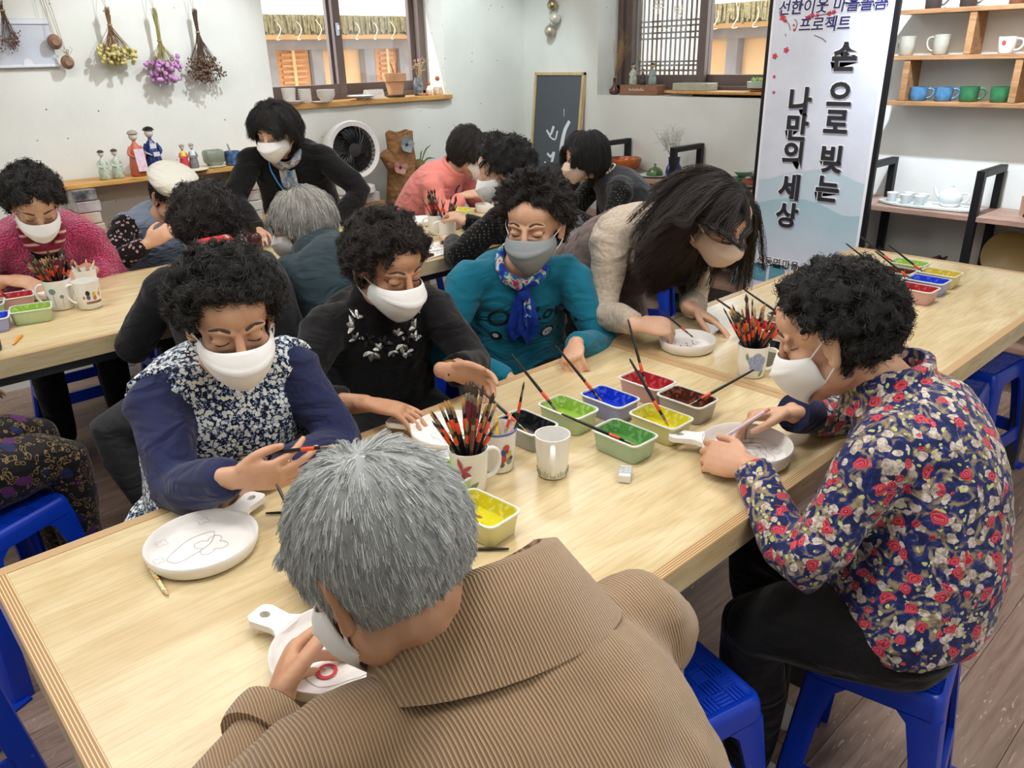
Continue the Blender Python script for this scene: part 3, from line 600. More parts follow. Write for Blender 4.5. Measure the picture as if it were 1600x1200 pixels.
tub('yellow', .755, .92, 'yellow paint tub beside the grey-haired man\'s ear', 5, br=br(.01, -.01, -.05, .02, .06))
brush('plain', (.745, .838, ZT + .0035), (.65, .93, ZT + .004), 'black brush lying beside the yellow tub', 'loose brushes')
tub('black', .46, .965, 'black paint tub in front of the grey-haired man\'s forehead', -12, br=br(.0, -.01, -.01, .06, .075))
brush('plain', (.498, 1.245, ZT + .0035), (.62, 1.14, ZT + .004), 'black brush lying behind the grey-haired man\'s head', 'loose brushes')
# second table
tub('black', 1.848, .952, 'black paint tub behind the hydrangea mug', 0, a=.042, b=.062, br=br(0, .02, -.04, .05, .07))
tub('red', 1.985, 1.09, 'red paint tub behind the brushes of the hydrangea mug', 0, br=br(.0, -.02, -.04, .05, .07))
tub('brown', 2.12, 1.08, 'brown paint tub behind the rose-print woman\'s hair', 0, br=br(0, -.02, -.04, .05, .07))
tub('red', 2.665, .93, 'red paint tub in the far cluster, nearest', 0, .045, .062, br=br(-.01, .02, -.02, .075, .055))
tub('blue', 2.79, .94, 'blue paint tub in the far cluster', 0, .045, .062, br=br(-.01, .02, -.02, .075, .055))
tub('gold', 2.91, .945, 'mustard yellow paint tub in the far cluster', 0, .045, .062, br=br(-.01, .02, -.02, .075, .055))
tub('green', 2.71, 1.065, 'green paint tub in the far cluster, half behind dark hair', 0, .045, .062)
tub('brown', 2.84, 1.07, 'brown paint tub in the far cluster', 0, .045, .062, br=br(-.01, .02, -.02, .075, .055))
tub('lime', 2.98, 1.08, 'lime green paint tub in the far cluster, farthest', 0, .045, .062, br=br(-.01, .02, -.02, .075, .055))
# back tables
tub('red', .50, 3.16, 'red paint tub on the back table beside pink fleece', 80, .048, .062, br=br(0, 0, -.02, .06, .1, 'slim'))
tub('lime', .505, 2.945, 'lime green paint tub at the front of the back table', 75, .048, .062)
tub('blue', .375, 2.93, 'blue paint tub at the edge of the back table', 75, .048, .062)
tub('green', .40, 3.12, 'green paint tub behind the blue one on the back table', 75, .048, .062)
tub('red', 2.40, 3.06, 'red paint tub behind the rear white mugs', 20, .048, .062)
tub('yellow', 2.60, 3.22, 'yellow paint tub in front of the woman in coral', 20, .048, .062)
tub('blue', 2.44, 2.92, 'blue paint tub beside the quilted black vest', 20, .048, .062)
tub('yellow', 1.92, 3.22, 'yellow paint tub beside the standing woman in black', 40, .048, .062, br=br(0, 0, .03, -.06, .09))
# erasers, pencils, papers and small things on the tables
for lb, x, y, rz in (('grey-sleeved white eraser in the middle of the table', 1.077, .856, 35), ('grey-sleeved white eraser beside the red-lily mug', .868, 1.165, 70)):
    t = thing('eraser', lb, 'eraser', (x, y, ZT), math.radians(rz), 'erasers on the near table'); G().box((0, 0, .009), (.042, .024, .017)).build('rubber', mat('eraser_white', '#e8e8e6', .7), t, 0, .002); G().box((.003, 0, .009), (.028, .0255, .0185)).build('sleeve', mat('eraser_sleeve', '#8d969e', .45, var=(120, '#c9ced2')), t, 0, .001)
rb = NT('rainbow_pencil'); rb.set(Base_Color=rb.ramp(rb.noise(90, 2, rb.co()), [(.35, L('#d8453a')), (.45, L('#eedd6a')), (.55, L('#e9ece4')), (.65, L('#5fae6a'))]), Roughness=.4)
pencil((.279, 1.236, ZT + .0038), (.272, 1.13, ZT + .0038), rb.m, 'multicoloured pencil stub tucked against the handled plate', 'loose pencils', .11)
pencil((.428, 2.775, ZT + .0038), (.388, 2.70, ZT + .0038), mat('pencil_orange', '#eb9a1c', .4), 'short orange pencil on the back table', 'loose pencils', .085, .0042)
t = thing('round_container', 'small round black pot at the edge of the back table', 'pot', (.335, 2.70, ZT)); G().lathe([(.022, 0), (.026, .004), (.027, .03), (.022, .032), (.018, .02), (.001, .018)], 20).build('pot_body', BLACKL, t, 50)
PAPER = mat('paper', '#e7e6e2', .8)
for i, (lb, x, y, rz, lx, ly) in enumerate((('white sheet of paper half under another on the back table', 1.99, 2.70, 8, .21, .14), ('white sheet of paper in front of the white mugs', 2.10, 2.77, -12, .21, .15))):
    t = thing('paper_sheet', lb, 'paper', (x, y, ZT + .001 + .003 * i), math.radians(rz), 'paper sheets on the back table'); G().box((0, 0, .001), (lx, ly, .0014)).build('sheet', PAPER, t, 0)
    strokes([[(lx * (-.3 + .12 * k), -.03 + .02 * j, .0022), (lx * (-.24 + .12 * k), -.028 + .02 * j, .0022)] for k in range(5) for j in range(3)], .002, 'printed_marks', mat('print_grey', '#8b8d90', .8), t)
t = thing('phone', 'dark red phone case lying at the table edge', 'phone', (1.90, 2.655, ZT), .3); G().box((0, 0, .007), (.13, .07, .014)).build('case', mat('phone_case', '#5a1a24', .2), t, 0, .004); G().box((0, 0, .0146), (.115, .058, .001)).build('cover', mat('phone_cover', '#c8a9ad', .15, var=(25, '#541820')), t, 0)
t = thing('pump_bottle', 'black bottle with a red-dark sprayer head', 'bottle', (1.50, 3.34, ZT)); G().lathe([(.028, 0), (.03, .004), (.03, .06), (.024, .075), (.012, .082), (.012, .09)], 18).build('bottle_body', mat('dark_red_plastic', '#3a1418', .3), t, 50); G().lathe([(.013, .088), (.013, .105), (.009, .108)], 14).box((.012, 0, .118), (.062, .02, .022)).build('pump_head', BLACKL, t, 40)
# ------------------------------------------------------------------ people
def skin_mat(name, a, b):
    t = NT(name); v = t.co(); n = t.noise(22, 4, v); t.set(Base_Color=t.ramp(n, [(.3, L(a)), (.7, L(b))]), Roughness=.48)
    t.bump(t.noise(130, 3, v), .12, .003); return t.m
SKIN = skin_mat('skin_warm', '#cb987b', '#d9ad91'); SKIN2 = skin_mat('skin_light', '#cfa086', '#dbb299'); SKIN3 = skin_mat('skin_tan', '#bd8968', '#ce9e80')
MASK = mat('mask_white', '#f5f5f6', .85, bump=(9, .25, .01)); MASKG = mat('mask_grey', '#8f969b', .85, bump=(9, .3, .01)); MASKB = mat('mask_beige', '#d8bfae', .85); LOOP = mat('ear_loop', '#f0efee', .8)
LASH = mat('lash', '#1d1614', .6); BROWH = mat('brow_hair', '#4a3a32', .8)
def hair_mat(name, stops, r=.42, spec=.5):
    t = NT(name); hi = t.n('ShaderNodeHairInfo'); t.set(Base_Color=t.ramp(hi.outputs['Random'], stops), Roughness=r); t.b.inputs['Specular IOR Level'].default_value = spec; return t.m
H_BLACK = hair_mat('hair_black', [(0, L('#0b0a0b')), (.8, L('#191516')), (1, L('#2b2422'))]); H_BROWN = hair_mat('hair_brown_black', [(0, L('#141010')), (.7, L('#2a2020')), (1, L('#4a3a34'))])
H_LONG = hair_mat('hair_long', [(0, L('#16100f')), (.7, L('#281d1b')), (1, L('#4a352e'))]); H_GREY = hair_mat('hair_grey', [(0, L('#7d8284')), (.3, L('#a8acad')), (.7, L('#c8cbca')), (1, L('#eceeec'))], .4); H_SILV = hair_mat('hair_silver', [(0, L('#6c6a66')), (.5, L('#a3a19c')), (1, L('#dcdad4'))], .4)
SH_BLACK = mat('hair_base_black', '#0b090a', .85); SH_GREY = mat('hair_base_grey', '#9a9ea0', .7); SH_SILV = mat('hair_base_silver', '#8b8883', .7)
UP = np.array([0, 0, 1.])
def ik(s, w, pole, l1, l2):
    s, w = np.array(s), np.array(w); d = w - s; D = np.linalg.norm(d)
    if D > (l1 + l2) * .985: k = D / ((l1 + l2) * .985); l1 *= k; l2 *= k
    x = (D * D + l1 * l1 - l2 * l2) / (2 * D); h = math.sqrt(max(l1 * l1 - x * x, 0)); u = d / D; p = np.array(pole, float); p = nrm(p - u * u.dot(p)); return s + u * x + p * h
def hand_geo(g, W, D, N, right, curl=(.5,) * 4, spread=.09, s=1., thumb=(.55, .55, .35), tc=.35):
    D = nrm(D); N = np.array(N, float); N = nrm(N - D * D.dot(N)); T = np.cross(D, N) * (1 if right else -1); W = np.array(W, float)
    g.tube([W - D * .02 * s, W + D * .012 * s, W + D * .04 * s, W + D * .07 * s, W + D * .086 * s], [(.024 * s, .018 * s), (.027 * s, .017 * s), (.036 * s, .016 * s), (.038 * s, .0145 * s), (.034 * s, .012 * s)], 12, side=T, dome=True)
    tips = []
    for i, (off, L_, sp) in enumerate(((.027, 1., 1.0), (.009, 1.1, .3), (-.009, 1.03, -.35), (-.026, .82, -1.1))):
        c = curl[i]; d = nrm(D + T * sp * spread); p = W + D * (.082 - .004 * abs(i - 1.2)) * s + T * off * s; P = [p - d * .015 * s, p]; R = [.0088 * s, .0085 * s]
        for ln, a, r in ((.040, .75, .0078), (.025, 1.0, .0072), (.02, .7, .0062)):
            th = c * a; d = nrm(d * math.cos(th) + N * math.sin(th)); n2 = nrm(N - d * d.dot(N)); p = p + d * ln * L_ * s; P.append(p); R.append(r * s * (.9 if i == 3 else 1))
        g.tube(P, R, 8, side=T, dome=True, k=2); tips.append(P[-1])
    a, b, c = thumb; d = nrm(D * a + T * b + N * c); p = W + D * .022 * s + T * .022 * s; P = [p, p + d * .034 * s]; d2 = nrm(d + D * .45 - T * tc + N * tc * .4); P.append(P[-1] + d2 * .03 * s); d3 = nrm(d2 + D * .3 - T * tc * .6); P.append(P[-1] + d3 * .022 * s)
    g.tube(P, [.0125 * s, .0105 * s, .0095 * s, .0075 * s], 8, dome=True, k=2); tips.append(P[-1]); return tips
def head_geo(g, M, ears=True):
    e = lambda c, r, n=16, m=12: g.ell(c, r, n, m, M)
    T = lambda P, R, **k: g.tube([tuple(M @ V(p)) for p in P], R, 10, dome=True, **k)
    e((0, -.016, .03), (.074, .092, .083), 24, 16); e((0, .02, -.028), (.06, .064, .082), 24, 16); e((0, .052, -.093), (.03, .026, .021)); e((0, .03, .05), (.062, .058, .045), 20, 14)
    for s in (-1, 1):
        e((s * .036, .05, -.028), (.027, .026, .03)); e((s * .046, .01, -.06), (.02, .04, .028))
        e((s * .031, .0705, .006), (.0175, .0115, .0105), 16, 10)
        T([(s * .012, .083, .025), (s * .03, .079, .029), (s * .05, .063, .024)], [.007, .0075, .006])
        T([(s * .014, .078, -.008), (s * .03, .0735, -.012), (s * .047, .062, -.008)], [.005, .0065, .005])
        e((s * .0115, .088, -.034), (.0085, .01, .007))
        if ears:
            T([(s * .073, -.004, -.03), (s * .077, -.012, -.034), (s * .08, -.02, -.02), (s * .084, -.027, .004), (s * .083, -.022, .022), (s * .078, -.008, .024), (s * .074, -.002, .012)], [.006, .008, .0065, .0055, .0055, .0055, .005], k=2)
            e((s * .074, -.012, -.004), (.006, .016, .026))
    T([(0, .082, .02), (0, .092, .002), (0, .1, -.018), (0, .099, -.030)], [(.009, .007), (.009, .008), (.012, .01), (.012, .009)], side=M.to_3x3() @ V((1, 0, 0)))
    e((0, .082, -.058), (.023, .012, .006)); e((0, .08, -.068), (.02, .012, .007))
def mask_geo(M, k=1., fold=True, chin=-.118, top=-.004):
    rows = [(0, .104, top, .064, .03, -.014), (.18, .117, top - .018, .069, .026, -.020), (.4, .126, -.042, .071, .022, -.030), (.62, .122, -.066, .071, .02, -.042), (.82, .106, -.094, .068, .018, -.056), (1, .078, chin, .06, .014, -.072)]
    g = []; n = 25
    for (t, yc, zc, xs, ys, zs) in [tuple(x) for x in catmull(np.array(rows), 3)]:
        row = []
        for j in range(n):
            u = -1 + 2 * j / (n - 1); a = u * PI / 2; x = xs * math.sin(a) * (1 + .03 * math.cos(a)); y = ys + (yc - ys) * max(math.cos(a), 0) ** (.9 if fold else 1.05); z = zc + (zs - zc) * abs(math.sin(a)) ** 1.6
            if fold and abs(t - .4) < .07 and abs(u) < .8: y += .006
            row.append(tuple(M @ V((x * k, y * k, z * k))))
        g.append(row)
    G_ = G().sheet(g, .0022); return G_
# --- hair: locks grown from the scalp, welded to a base volume, with loose strands over it
HL = np.array([(-.12, -.085), (-.07, -.082), (-.045, -.06), (-.03, -.02), (-.012, .028), (.012, .03), (.03, .045), (.05, .07), (.068, .09), (.12, .108)])
SC_C, SC_R = np.array([0, -.016, .03]), np.array([.076, .094, .085])
def roots(n, line=HL, dz=0., front=0.):
    i = np.arange(n * 2) + .5; ph = np.arccos(1 - 2 * i / (n * 2)); th = PI * (1 + 5 ** .5) * i; d = np.stack([np.cos(th) * np.sin(ph), np.sin(th) * np.sin(ph), np.cos(ph)], 1); p = SC_C + SC_R * d; k = p[:, 2] > np.interp(p[:, 1], line[:, 0], line[:, 1]) + dz + front * np.clip((p[:, 1] - .01) / .03, 0, 1); return p[k], d[k]
def hair(par, org, M, style, near, hm, sm, seed=1, scale=1.):
    rg = np.random.default_rng(seed); gdir = np.array(M.to_3x3().inverted() @ V((0, 0, -1))); gdir = nrm(gdir); S = style
    P, d = roots(S.get('n', 230), dz=S.get('dz', 0), front=S.get('front', 0)); Nn = nrm_rows(d / SC_R); m = len(P); K = S.get('K', 8)
    part = np.array(S.get('part', (0, -.05, .115))); away = nrm_rows(P - part - Nn * np.sum((P - part) * Nn, 1)[:, None])
    if 'line' in S:
        x0, ya, yb, zt = S['line']; q0 = np.stack([np.full(m, x0), np.clip(P[:, 1], ya, yb), np.full(m, zt)], 1); away = nrm_rows(P - q0 - Nn * np.sum((P - q0) * Nn, 1)[:, None])
    if 'comb' in S: away = nrm_rows(away + np.array(S['comb']))
    ln = S['len'] * (1 + S.get('lv', .25) * rg.standard_normal(m).clip(-1.5, 1.5)) ; 
    if 'lenf' in S: ln = ln * S['lenf'](P)
    rnd = rg.standard_normal((m, 3)) * S.get('rand', .3)
    dirv = nrm_rows(Nn * S.get('lift', .5) + away * S.get('flow', .6) + rnd); p = P - Nn * .004; Lk = [p.copy()]; step = ln / (K - 1)
    pad = S.get('pad', .012) * (.6 + .8 * rg.random(m))
    for k in range(K - 1):
        dirv = nrm_rows(dirv + gdir * S.get('g', .12) + away * S.get('fl2', .05)); p = p + dirv * step[:, None]
        q = (p - SC_C) / (SC_R + pad[:, None]); r = np.linalg.norm(q, axis=1)
        ins = r < 1
        if k > 0: p[ins] = (SC_C + q / r[:, None] * (SC_R + pad[:, None]))[ins]
        if S.get('face', 1):   # keep locks off the face and out of the neck
            fw_ = S.get('facew', .06); fr = (p[:, 1] > S.get('facey', .045)) & (p[:, 2] < S.get('facez', .055)) & (np.abs(p[:, 0]) < fw_); sg = np.sign(P[fr, 0] - S.get('sx', 0.) + 1e-6); p[fr, 0] = p[fr, 0] * .25 + sg * fw_ * .78
        if 'ymax' in S: bm_ = (p[:, 2] < .05) & (p[:, 1] > S['ymax']) & (p[:, 0] > S.get('sx', 0.)); p[bm_, 1] = S['ymax'] + .15 * (p[bm_, 1] - S['ymax'])
        Lk.append(p.copy())
    Lk = np.stack(Lk, 1) * scale; g = G(); lr = S.get('lr', .014)
    for i in range(m): g.tube([tuple(M @ V(q)) for q in Lk[i]], np.linspace(lr * .8, lr * S.get('tip', .8), K), 6, dome=True)
    o = V(org); g.v = [tuple(V(q) - o) for q in g.v]
    me = remesh(g, .006 if near else .0095, 2); base = put('hair', me, sm, par, 180)
    ns = S.get('strands', 26) if near else S.get('fstr', 12); K2 = S.get('K2', 14)
    t = np.linspace(0, 1, K2); src = np.linspace(0, 1, K); idx = np.clip(np.searchsorted(src, t) - 1, 0, K - 2); w = (t - src[idx]) / (src[1] - src[0])
    A = Lk[:, idx] * (1 - w)[None, :, None] + Lk[:, idx + 1] * w[None, :, None]; A = np.repeat(A, ns, 0); n = len(A)
    off = rg.standard_normal((n, 1, 3)); off /= np.linalg.norm(off, axis=2, keepdims=True); A = A + off * (lr * S.get('sp', 1.05) * rg.random((n, 1, 1)) ** .4)
    T = nrm_rows(A[:, -1] - A[:, 0]); u = nrm_rows(np.cross(T, rg.standard_normal((n, 3)))); v = np.cross(T, u); ph = rg.random((n, 1)) * 6.28; fq = S.get('fq', 1.5) * (.7 + .6 * rg.random((n, 1))); am = S.get('curl', 0.) * (.5 + rg.random((n, 1))) * np.minimum(1, t * 2.5)[None]
    q = 2 * PI * fq * t[None] + ph; A = A + (np.cos(q) * am)[..., None] * u[:, None] + (np.sin(q) * am)[..., None] * v[:, None]
    R3 = np.array(M.to_3x3()); A = A @ R3.T + (np.array(M.translation) - np.array(org)); A = A.reshape(-1, 3)
    cu = bpy.data.hair_curves.new('hair_strands'); cu.add_curves([K2] * n); cu.position_data.foreach_set('vector', A.astype(np.float32).ravel())
    rad = cu.attributes.new('radius', 'FLOAT', 'POINT'); rr = S.get('sr', .0006) * (1 if near else 1.8); rad.data.foreach_set('value', np.tile(rr * (1 - .55 * t), n).astype(np.float32)); cu.materials.append(hm)
    ob = bpy.data.objects.new('hair_strands', cu); COL.objects.link(ob); ob.parent = base; ob['kind'] = 'stuff'; return base
def nrm_rows(a): return a / (np.linalg.norm(a, axis=-1, keepdims=True) + 1e-9)
PERM = dict(n=430, len=.036, lift=.85, flow=.35, rand=.5, g=.05, pad=.010, lr=.0072, tip=1., curl=.0085, fq=1.6, strands=26, fstr=14, K2=14, K=5, sr=.00075, sp=1.7, comb=(0, -.5, .3), front=.017)
PERMB = dict(PERM, len=.044, lift=.75, rand=.25, curl=.0065, fq=1.0, flow=.5, comb=(0, -.9, .35), front=.022, g=.03)
PERMS = dict(PERM, len=.027, lift=.75, lr=.0065, curl=.006, flow=.5, fq=1.1, dz=.016, comb=(0, -.3, .3), g=0.)
SHORTG = dict(dz=-.012, n=520, part=(-.006, -.055, .11), len=.034, lift=.22, flow=1., rand=.10, g=.03, fl2=.3, pad=.005, lr=.0062, curl=.0008, fq=.6, strands=60, K2=7, K=5, sr=.0004, tip=.5, lv=.15)
BOB = dict(n=240, front=.0, part=(.0, -.01, .11), len=.15, lift=.35, flow=.8, rand=.14, g=.42, fl2=.12, pad=.018, lr=.013, curl=.003, fq=.6, strands=40, fstr=34, K2=12, sr=.00045, tip=.6, lv=.12, K=10, sp=1.2)
LONG = dict(n=300, line=(-.03, -.10, .075, .12), sx=-.03, len=.25, lift=.12, flow=.9, rand=.08, g=.17, fl2=.10, pad=.008, lr=.0095, curl=.007, fq=1.1, strands=42, K2=18, K=16, sr=.0006, tip=.4, lv=.2, comb=(0, -.28, 0), dz=-.004, facew=.074, facey=.03, facez=.075, ymax=-.005)
def frame_head(c, look, up=(0, 0, 1), s=1.):
    f = nrm(look); x = nrm(np.cross(f, np.array(up, float))); z = np.cross(x, f)
    return Matrix(((x[0] * s, f[0] * s, z[0] * s, c[0]), (x[1] * s, f[1] * s, z[1] * s, c[1]), (x[2] * s, f[2] * s, z[2] * s, c[2]), (0, 0, 0, 1)))
PEOPLE = {}
def person(key, label, pel, neck, head, F, look, R, Lh, top, pants, hr, mask=None, near=True, skin=SKIN, gw=1., gd=1., shw=.155, shd=.045, hunch=.035, legs=True, knees=None, ankles=None, sleeve=1., vest=None, sleeve_mat=None, up=(0, 0, 1), hs=1., shoe=None, face=True, hem=.10, poleR=None, poleL=None, collar=0., arms=(.255, .225), loose=0., ears=True, top_name='sweater', hand_s=1., stand=False, brows=True, drop=(0, 0)):
    pel, neck, head = (np.array(q, float) for q in (pel, neck, head)); F = nrm((F[0], F[1], 0)); Rv = np.cross(F, UP); org = np.array([pel[0], pel[1], 0])
    t = thing('person', label, 'person', tuple(org), 0, 'people painting pottery'); loc = lambda g: [tuple(np.array(q) - org) for q in g.v]
    sp = nrm(neck - pel); fw = nrm(np.cross(UP, Rv) if abs(sp[2]) > .99 else np.cross(sp, Rv)); fw = fw if fw.dot(F) > 0 else -fw
    sh = {1: neck + Rv * shw - sp * (shd + drop[0]) , -1: neck - Rv * shw - sp * (shd + drop[1])}
    M = frame_head(head, look, up, hs); vx = .0036 if near else .0072
    # spine curve with a rounded upper back
    L_ = np.linalg.norm(neck - pel); mid = pel + (neck - pel) * .55 - fw * hunch; S = lambda a: (1 - a) ** 2 * pel + 2 * a * (1 - a) * (mid * 2 - (pel + neck) / 2) * 1. + a * a * neck
    def torso(g, e, end=1.05, lo=-hem, top_r=(.062, .058)):
        pr = [(lo, .165, .125), (0, .175, .135), (.2, .165, .132), (.42, .158, .128), (.62, .16, .122), (.78, .158, .108), (.88, .132, .088), (.96, .085, .07), (end, *top_r)]
        P = []; r = []
        for a, w, d in pr:
            P.append(S(a) if 0 <= a <= 1 else (pel + (pel - S(.05)) / .05 * -a * -1 if a < 0 else neck + sp * L_ * (a - 1))); w *= gw if a < .9 else 1; d *= gd if a < .9 else 1; r.append((w + e, d + e))
        P[0] = pel - sp * L_ * (-lo if lo < 0 else 0) if lo < 0 else P[0]
        g.tube(P, r, 20, side=Rv, k=2)
    arm = {}; tips = {}
    for sd, spec, pole in ((1, R, poleR), (-1, Lh, poleL)):
        if spec is None: continue
        W = np.array(spec['w'], float); el = ik(sh[sd], W, pole if pole is not None else (Rv * sd * .7 - UP * 1. - F * .2), *arms); arm[sd] = (sh[sd], el, W)
    # --- skin: head, neck, core, arms and hands as one surface
    g = G(); head_geo(g, M, ears); torso(g, -.03, 1.0, 0); Mh = np.array(M.to_3x3())
    nk = head + Mh @ np.array([0, -.025, -.05]); g.tube([neck - sp * .06, neck + sp * .0, (neck + nk) / 2, nk, head + Mh @ np.array([0, -.02, 0])], [(.06, .055), (.052, .05), (.048, .05), (.05, .053), (.045, .05)], 14, side=Rv)
    for sd, spec in ((1, R), (-1, Lh)):
        if spec is None: continue
        s0, el, W = arm[sd]; g.tube([neck - sp * .05, s0, (s0 + el) / 2, el, (el * .65 + W * .35), W], [.045, .043, .038, .033, .034, (.024, .019)], 12, dome=True)
        D = np.array(spec.get('d', W - el), float); tips[sd] = hand_geo(g, W, D, spec.get('n', (0, 0, -1)), sd == 1, spec.get('c', (.5,) * 4), spec.get('sp', .1), .95 * hand_s, spec.get('t', (.55, .55, .35)), spec.get('tc', .35))
    g.v = loc(g); me = remesh(g, vx, 3 if near else 2); body = put('body', me, skin, t, 180)
    bv = BVHTree.FromPolygons([v.co for v in me.vertices], [p.vertices for p in me.polygons]) if near or face else None
    # --- clothes
    tm = top if not callable(top) else top; g = G(); e = .012 + loose
    torso(g, e, 1.0 + collar, -hem, (.064, .06) if collar < .05 else (.06, .056))
    slv = (sleeve_mat or vest) is not None and vest is not None
    gs = g if not slv else G()
    for sd in arm:
        s0, el, W = arm[sd]; cuff = el + (W - el) * min(sleeve, 1) * .97
        if not slv or True:
            m1 = (s0 + el) / 2; m2 = (el + cuff) / 2; rc = .034 if sleeve > .9 else .044
            gs.tube([neck - sp * .055, s0 - sp * .004, s0 * .8 + el * .2, m1, el, m2, cuff], [.05, .062, .058, .052 + loose, .047 + loose, .044 + loose * .8, rc + loose * .5], 14, dome=False, k=2)
        if slv: g.tube([neck - sp * .05, s0 - sp * .004, s0 * .96 + el * .04], [.052, .066, .068], 14)
    if slv: torso(gs, e - .008, 1.0 + collar, 0)
    for q, m_, nm in ([(g, vest, 'vest'), (gs, sleeve_mat, 'blouse')] if slv else [(g, tm, top_name)]):
        q.v = loc(q); me = remesh(q, .0088 if near else .012, 4); crease(me, .004 if near else .003, key); put(nm, me, m_, t, 180)
    # --- legs
    if legs:
        g = G(); kn = {}; an = {}
        for i, sd in enumerate((1, -1)):
            hip = pel + Rv * sd * .085 - UP * .01; kn[sd] = np.array(knees[i]) if knees else (pel * 1 + Rv * sd * .12 + F * .37) * np.array([1, 1, 0]) + UP * .5
            an[sd] = np.array(ankles[i]) if ankles else kn[sd] * np.array([1, 1, 0]) - F * .03 + UP * .09
            g.tube([hip, hip * .5 + kn[sd] * .5 + UP * .008, kn[sd], kn[sd] * .5 + an[sd] * .5 - F * .012, an[sd]], [.098 * gw, .086, .066, .062, .052], 14, dome=True, k=2)
        g.ell(tuple(pel - UP * .0), (.15 * gw, .14 * gd, .105), 18, 12)
        g.v = loc(g); zmin = .462 if not stand else -1; me = remesh(g, .009 if near else .013, 5)
        put('trousers', me, pants, t, 180)
        for sd in (1, -1):
            a = an[sd]; g = G().tube([a - F * .055 - UP * .05, a - UP * .045, a + F * .07 - UP * .055, a + F * .15 - UP * .065], [(.032, .03), (.042, .042), (.045, .034), (.034, .02)], 14, side=Rv, dome=True, k=2); g.v = [(x, y, max(z, .004)) for x, y, z in g.v]; g.v = loc(g); put('shoe', remesh(g, .007, 3), shoe or BLACKL, t, 180)
    # --- face details
    if mask is not None:
        g = mask_geo(M); g.v = loc(g); mk = g.build('face_mask', mask, t, 180)
        for s in (-1, 1):
            g = G(); 
            for a, b in (((.067, .03, -.016), (.083, -.014, .02)), ((.062, .02, -.066), (.083, -.02, -.026))):
                g.tube([tuple(M @ V((s * a[0], a[1], a[2]))), tuple(M @ V((s * (a[0] + b[0]) / 2 + s * .006, (a[1] + b[1]) / 2, (a[2] + b[2]) / 2))), tuple(M @ V((s * b[0], b[1], b[2])))], .0016, 5, k=3)
            g.v = loc(g); g.build('ear_loop', LOOP, mk)
    if face:
        o = V(org); ey = lambda x, z, lift: surf(bv, M, o, x, z, lift)
        for s in (-1, 1):
            if brows: G().tube([ey(s * x, z, .0005) for x, z in ((.014, .030), (.024, .034), (.036, .035), (.050, .029))], [(.003, .0012), (.0042, .0012), (.0036, .0012), (.0014, .0008)], 6, k=2).build('eyebrow', BROWH, body)
            G().tube([ey(s * x, z, .0003) for x, z in ((.0165, .0025), (.024, -.0005), (.033, -.0015), (.041, .0005), (.048, .0045))], [(.0007, .0007), (.0012, .001), (.0014, .001), (.0013, .001), (.0006, .0006)], 6, k=2).build('eyelashes', LASH, body)
    if hr: hair(t, org, M, hr[0], near, hr[1], hr[2], abs(hash(key)) % 1000 if False else sum(map(ord, key)) * 7, hs * 0 + 1.)
    PEOPLE[key] = dict(t=t, org=V(org), M=M, sh=sh, arm=arm, tips=tips, Rv=Rv, F=F, sp=sp, fw=fw, neck=neck, pel=pel, body=body, S=S, L=L_); return t
def surf(bv, M, o, x, z, lift):
    a = M @ V((x, .2, z)) - o; d = (M.to_3x3() @ V((0, -1, 0))).normalized(); h = bv.ray_cast(a, d)
    return tuple((h[0] if h[0] is not None else a + d * .12) - d * lift)
def crease(me, amp, key):
    """soft cloth folds pushed into the mesh along its normals"""
    n = len(me.vertices); co = np.empty(n * 3, np.float32); me.vertices.foreach_get('co', co); co = co.reshape(-1, 3).astype(float); no = np.empty(n * 3, np.float32); me.vertex_normals.foreach_get('vector', no); no = no.reshape(-1, 3)
    rg = np.random.default_rng(sum(map(ord, key))); h = np.zeros(n)
    for k in range(9):
        f = rg.standard_normal(3) * (14 + 9 * k); w = rg.standard_normal(3) * 9; h += np.sin(co @ f + 1.7 * np.sin(co @ w + rg.random() * 6) + rg.random() * 6) / (1 + .35 * k)
    h = np.maximum(h, -1.2) / 2.2; co += no * (h * amp)[:, None]; me.vertices.foreach_set('co', co.astype(np.float32).ravel()); me.update()
def on_person(key, name, proto_pts): pass
# ------------------------------------------------------------------ clothes
def f_daisy(t, v, b):
    w = t.noise(60, 2, v); q = t.n('ShaderNodeVectorMath', {0: v, 1: t.n('ShaderNodeVectorMath', {0: t.n('ShaderNodeTexNoise', {'Scale': 90., 'Vector': v}).outputs['Color'], 'Scale': .009}, operation='SCALE').outputs[0]}, operation='ADD').outputs[0]
    a = t.vor(100, q); b2 = t.vor(190, q); sc = t.n('ShaderNodeSeparateColor', {'Color': a.outputs['Color']}).outputs[0]
    c = t.mix(t.lt(b2.outputs['Distance'], .40), L('#131c3a'), L('#93a6c4')); c = t.mix(t.lt(a.outputs['Distance'], t.math('ADD', .16, t.math('MULTIPLY', t.noise(260, 2, v), .62))), c, t.mix(sc, L('#f2f5f0'), L('#d5dfe8'))); return t.mix(t.lt(a.outputs['Distance'], .12), c, L('#c9cf86'))
